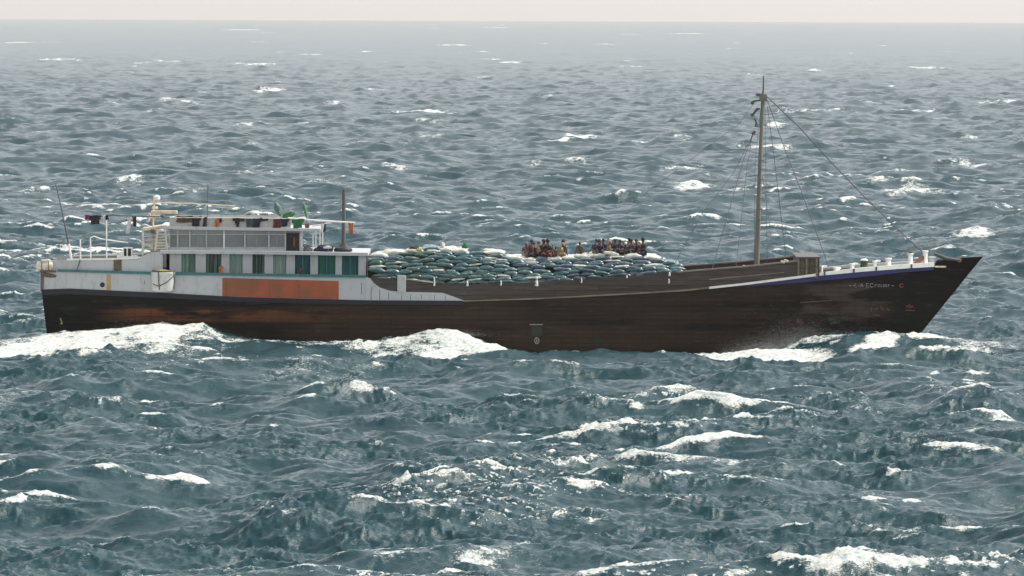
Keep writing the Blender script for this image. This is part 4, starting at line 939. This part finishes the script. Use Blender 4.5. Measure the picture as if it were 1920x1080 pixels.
garment('cloth', 295.5, 306, 474, 508, CMc['red'], 'long bright red cloth hanging in the aft doorway of the deckhouse', -3.5).data.materials[0] = mat('bright_red_cloth', (0.5, 0.02, 0.05), 0.8)
garment('cloth', 411, 419, 499, 514, CMc['orange'], 'orange rag on the teal rail below the second window', -3.9)

# ================================================================== LOOSE THINGS
def plant(px, base, Y, leaves, label):
    c = P(px, base, Y); root = empty('potted_plant', c, label, 'plant')
    mb = MB(); mb.lathe([(.10, 0), (.14, .22), (.15, .24)], (0, 0, 0)); mb.build('pot', M_rust, root)
    for dx, z0, dz, w, tilt, m in leaves:
        mb = MB(); mb.tube([(0, 0, .2), (dx * .6, -.02, z0)], .015, 6); mb.build('stem', M_leaf, root)
        bm = bmesh.new(); n = 10; A = []
        for i in range(n + 1):
            t = i / n; ww = w * math.sin(math.pi * min(1, t * 0.93 + .05)) ** 0.7; z = z0 + dz * t; x = dx * .6 + tilt * t
            A.append([bm.verts.new((x - ww, .04 * t, z)), bm.verts.new((x, -.05 - .03 * math.sin(t * 9), z)), bm.verts.new((x + ww, .04, z + .02))])
        for i in range(n):
            for k in range(2): bm.faces.new((A[i][k], A[i][k + 1], A[i + 1][k + 1], A[i + 1][k]))
        b2 = MB(); b2.bm.free(); b2.bm = bm; o = b2.build('leaf', m, root); md = o.modifiers.new('thickness', 'SOLIDIFY'); md.thickness = .01
M_dleaf = mat('dusty_leaf', (0.09, 0.17, 0.14), 0.6, (0.05, 0.10, 0.09), 6.0)
plant(533, 425, -2.2, [(-.35, .55, .72, .20, -.22, M_dleaf), (.1, .40, .42, .30, .35, M_leaf), (.3, .40, .35, .20, .25, M_leaf)], 'broad leaved plant with one tall dusty leaf on the wheelhouse roof')
plant(576, 428, -2.2, [(-.05, .62, .62, .10, -.12, M_leaf), (-.2, .85, .42, .10, -.05, M_dleaf)], 'slim green plant near the forward edge of the wheelhouse roof')
# white water tank slung outboard of the deckhouse
c = S(306, 547, 0.10); tz = S(306, 509, 0.10).z - c.z; rr = 0.60
root = empty('water_tank', c + Vector((0, -0.1, 0)), 'white rounded water tank lashed with dark rope outside the deckhouse aft end', 'tank')
mb = MB(); mb.lathe([(rr * .82, 0), (rr * .96, .07), (rr, .3), (rr, tz - .16), (rr * 1.04, tz - .12), (rr * 1.04, tz - .04), (rr * .9, tz)], (0, 0, 0), 28); mb.build('tank_body', mat('tank_white', (0.62, 0.62, 0.62), .5, (.42, .38, .34), 2.5, contrast=(.45, .75)), root)
for pts in ([(-.22, -.60, tz), (-.20, -.615, tz * .55), (-.16, -.60, .12)], [(-.5, -.35, .42), (-.2, -.60, .3), (.2, -.60, .5), (.5, -.36, .78)], [(.56, -.3, tz), (.60, -.18, tz * .6), (.57, -.3, .15)]):
    mb = MB(); mb.tube(pts, .028, 6); mb.build('lashing', M_rope, root)
mb = MB(); mb.torus((0, 0, tz + .02), .55, .05); mb.build('tank_rim', M_rust, root)
mb = MB(); mb.lathe([(.35, 0), (.38, .05), (.1, .1)], (0, 0, tz)); mb.build('tank_lid', mat('yellow_lid', (0.45, 0.38, 0.10), .6), root)
# cream raft canister on the stern
c = S(86, 505, 0.05); root = empty('raft_canister', c, 'cream rounded canister strapped on the outer corner of the stern', 'canister')
mb = MB(); mb.tube([(-.50, 0, .16), (-.46, 0, .16), (-.38, 0, .16), (.26, 0, .18), (.36, 0, .18), (.40, 0, .18)], [.10, .20, .25, .26, .20, .08], 18); mb.build('canister_body', M_cream if False else mat('canister_cream', (.74, .68, .58), .5, (.5, .42, .33), 3.0), root)
mb = MB(); mb.box((-.25, -.2, .40), (.22, .2, .52), .05); mb.build('canister_cap', MATS['canister_cream'], root)
for x in (-.2, .16):
    mb = MB(); mb.torus((x, 0, .17), .27, .02, 'X', 20, 6); mb.build('strap', M_rust, root)
mb = MB(); mb.box((-.30, -.18, -.14), (.55, .3, -.06), .02); mb.tube([(-.2, 0, -.1), (.0, -.05, -.3), (.5, 0, -.35), (.8, .05, -.25)], .10, 8); mb.build('cradle', M_rust, root)
# tarpaulined bundles and tyre on the deckhouse roof
zr = P(620, 473.5, -3.0).z
root = empty('tyre', P(643, 474, -2.9) + Vector((0, .3, 0)), 'black tyre lying on the roof at the foot of the exhaust pipe', 'tyre')
mb = MB(); mb.torus((0, 0, .14), .34, .145, 'Z', 30, 12, .9); mb.build('tread', M_black, root)
mb = MB(); mb.torus((0, 0, .19), .24, .05, 'Z', 24, 8); mb.build('rim', M_steel, root)
def bundle(name, px0, px1, top, base, Y, m, label, cat, depth=.5):
    a, b = P(px0, base, Y), P(px1, top, Y); w = (b.x - a.x) / 2; h = b.z - a.z; bm = bmesh.new(); bmesh.ops.create_icosphere(bm, subdivisions=4, radius=1.0); r = random.Random(int(px0))
    p1, p2 = r.uniform(0, 6), r.uniform(0, 6)
    for v in bm.verts:
        c_ = v.co; k = 1 + .12 * math.sin(5 * c_.x + p1) * math.cos(4 * c_.z + p2) + .06 * math.sin(11 * c_.x + 9 * c_.y + p2)
        z = max(c_.z, -.55); v.co = Vector((c_.x * w * k, c_.y * depth * .5 * k, (z + .55) / 1.55 * h * k))
    b2 = MB(); b2.bm.free(); b2.bm = bm; o = b2.build(name, m); o.location = ((a.x + b.x) / 2, Y + depth / 2, a.z); tag(o, label, cat); return o
bundle('cloth_bundle', 590, 626, 460, 474.5, -3.0, CMc['navy'], 'navy cloth bundle heaped on the roof beside the tyre', 'bundle')
bundle('cloth_bundle', 606, 622, 461, 466, -3.3, CMc['white'], 'small white bundle resting on the navy one', 'bundle', .3)
bundle('rope_heap', 568, 585, 461, 474, -3.0, mat('grey_net', (.16, .17, .15), .9, (.05, .07, .06), 9.0), 'grey heap of netting beside the wheelhouse door', 'net')
bundle('cloth_bundle', 766, 790, 461, 472, -2.7, CMc['darkgreen'], 'dark green bundle lying on the aft part of the cargo heap', 'bundle', .6)
bundle('cloth_bundle', 781, 791, 464, 472, -3.0, mat('yellow_cloth', (.45, .45, .12), .8), 'small yellow bundle in front of the dark green one', 'bundle', .3)
bundle('cloth_bundle', 826, 834, 454, 466, -2.6, CMc['white'], 'upright white bundle on the crest of the cargo heap', 'bundle', .3)
bundle('cloth_bundle', 866, 878, 456, 466, -2.4, CMc['green'], 'green bundle on the crest of the cargo heap', 'bundle', .4)
for i, (x0, x1, y0) in enumerate(((766, 774, 453), (763, 770, 460))):
    mb = MB(); mb.tube([P(x1 + 4, 468, -2.6), P(x0, y0, -2.6)], [.035, .02], 6); o = mb.build('wooden_stick', M_steel, loc=P(x1, 468, -2.6)); tag(o, ['longer dark stick poking up from the green bundle', 'shorter dark stick poking up from the green bundle'][i], 'stick')
# green drum with white lid on the foredeck
c = P(1620, 507, -1.6); root = empty('drum', c, 'green drum with a white lid standing on the foredeck', 'drum'); hh = P(1620, 489, -1.6).z - c.z
mb = MB(); mb.lathe([(.19, 0), (.20, .02), (.19, .2), (.205, .22), (.19, .24), (.19, hh - .03), (.2, hh)], (0, 0, 0)); mb.build('drum_body', mat('drum_green', (.06, .11, .045), .6, (.03, .05, .03), 4.0), root)
mb = MB(); mb.lathe([(.2, hh), (.2, hh + .05), (.12, hh + .11)], (0, 0, 0)); mb.build('drum_lid', M_clean, root)
# person at the sixth window
person(563, 516, -3.55, R(-60), CMc['brown'], CMc['navy'], 'person in brown leaning out below the sixth deckhouse window', 0.05, (0, 1), 0.62)

# ================================================================== SPRAY thrown up along the bow planks
def spray():
    r = random.Random(5); bm = bmesh.new()
    for cx_, base, w, h_, n in ((1440, 668, 75, 34, 1500), (1500, 664, 70, 60, 1500), (1390, 668, 40, 16, 500), (1600, 655, 60, 40, 500), (300, 618, 90, 14, 500), (840, 628, 60, 10, 350), (1725, 640, 45, 14, 450), (425, 636, 25, 12, 160), (60, 650, 60, 14, 300)):
        for i in range(int(n * 9)):
            px = r.gauss(cx_, w * .5); py = base - abs(r.gauss(0, h_ * .45)) + r.uniform(0, 4); Y = -beam(min(max(px, 80), 1800)) - r.uniform(.2, 1.8)
            c = P(px, py, Y); s = r.uniform(.0022, .006) * (1.8 if r.random() < .04 else 1)
            vs = [bm.verts.new(c + Vector(v) * s) for v in ((1, 0, 0), (-1, 0, 0), (0, 1, 0), (0, -1, 0), (0, 0, 1.3), (0, 0, -1.3))]
            for a, b, d in ((0, 2, 4), (2, 1, 4), (1, 3, 4), (3, 0, 4), (2, 0, 5), (1, 2, 5), (3, 1, 5), (0, 3, 5)): bm.faces.new((vs[a], vs[b], vs[d]))
    b2 = MB(); b2.bm.free(); b2.bm = bm
    m = mat('spray_water', (.72, .76, .76), .5); o = b2.build('sea_spray', m, smooth=False); tag(o, 'fine white spray flying up along the hull', 'spray', kind='stuff')
spray()
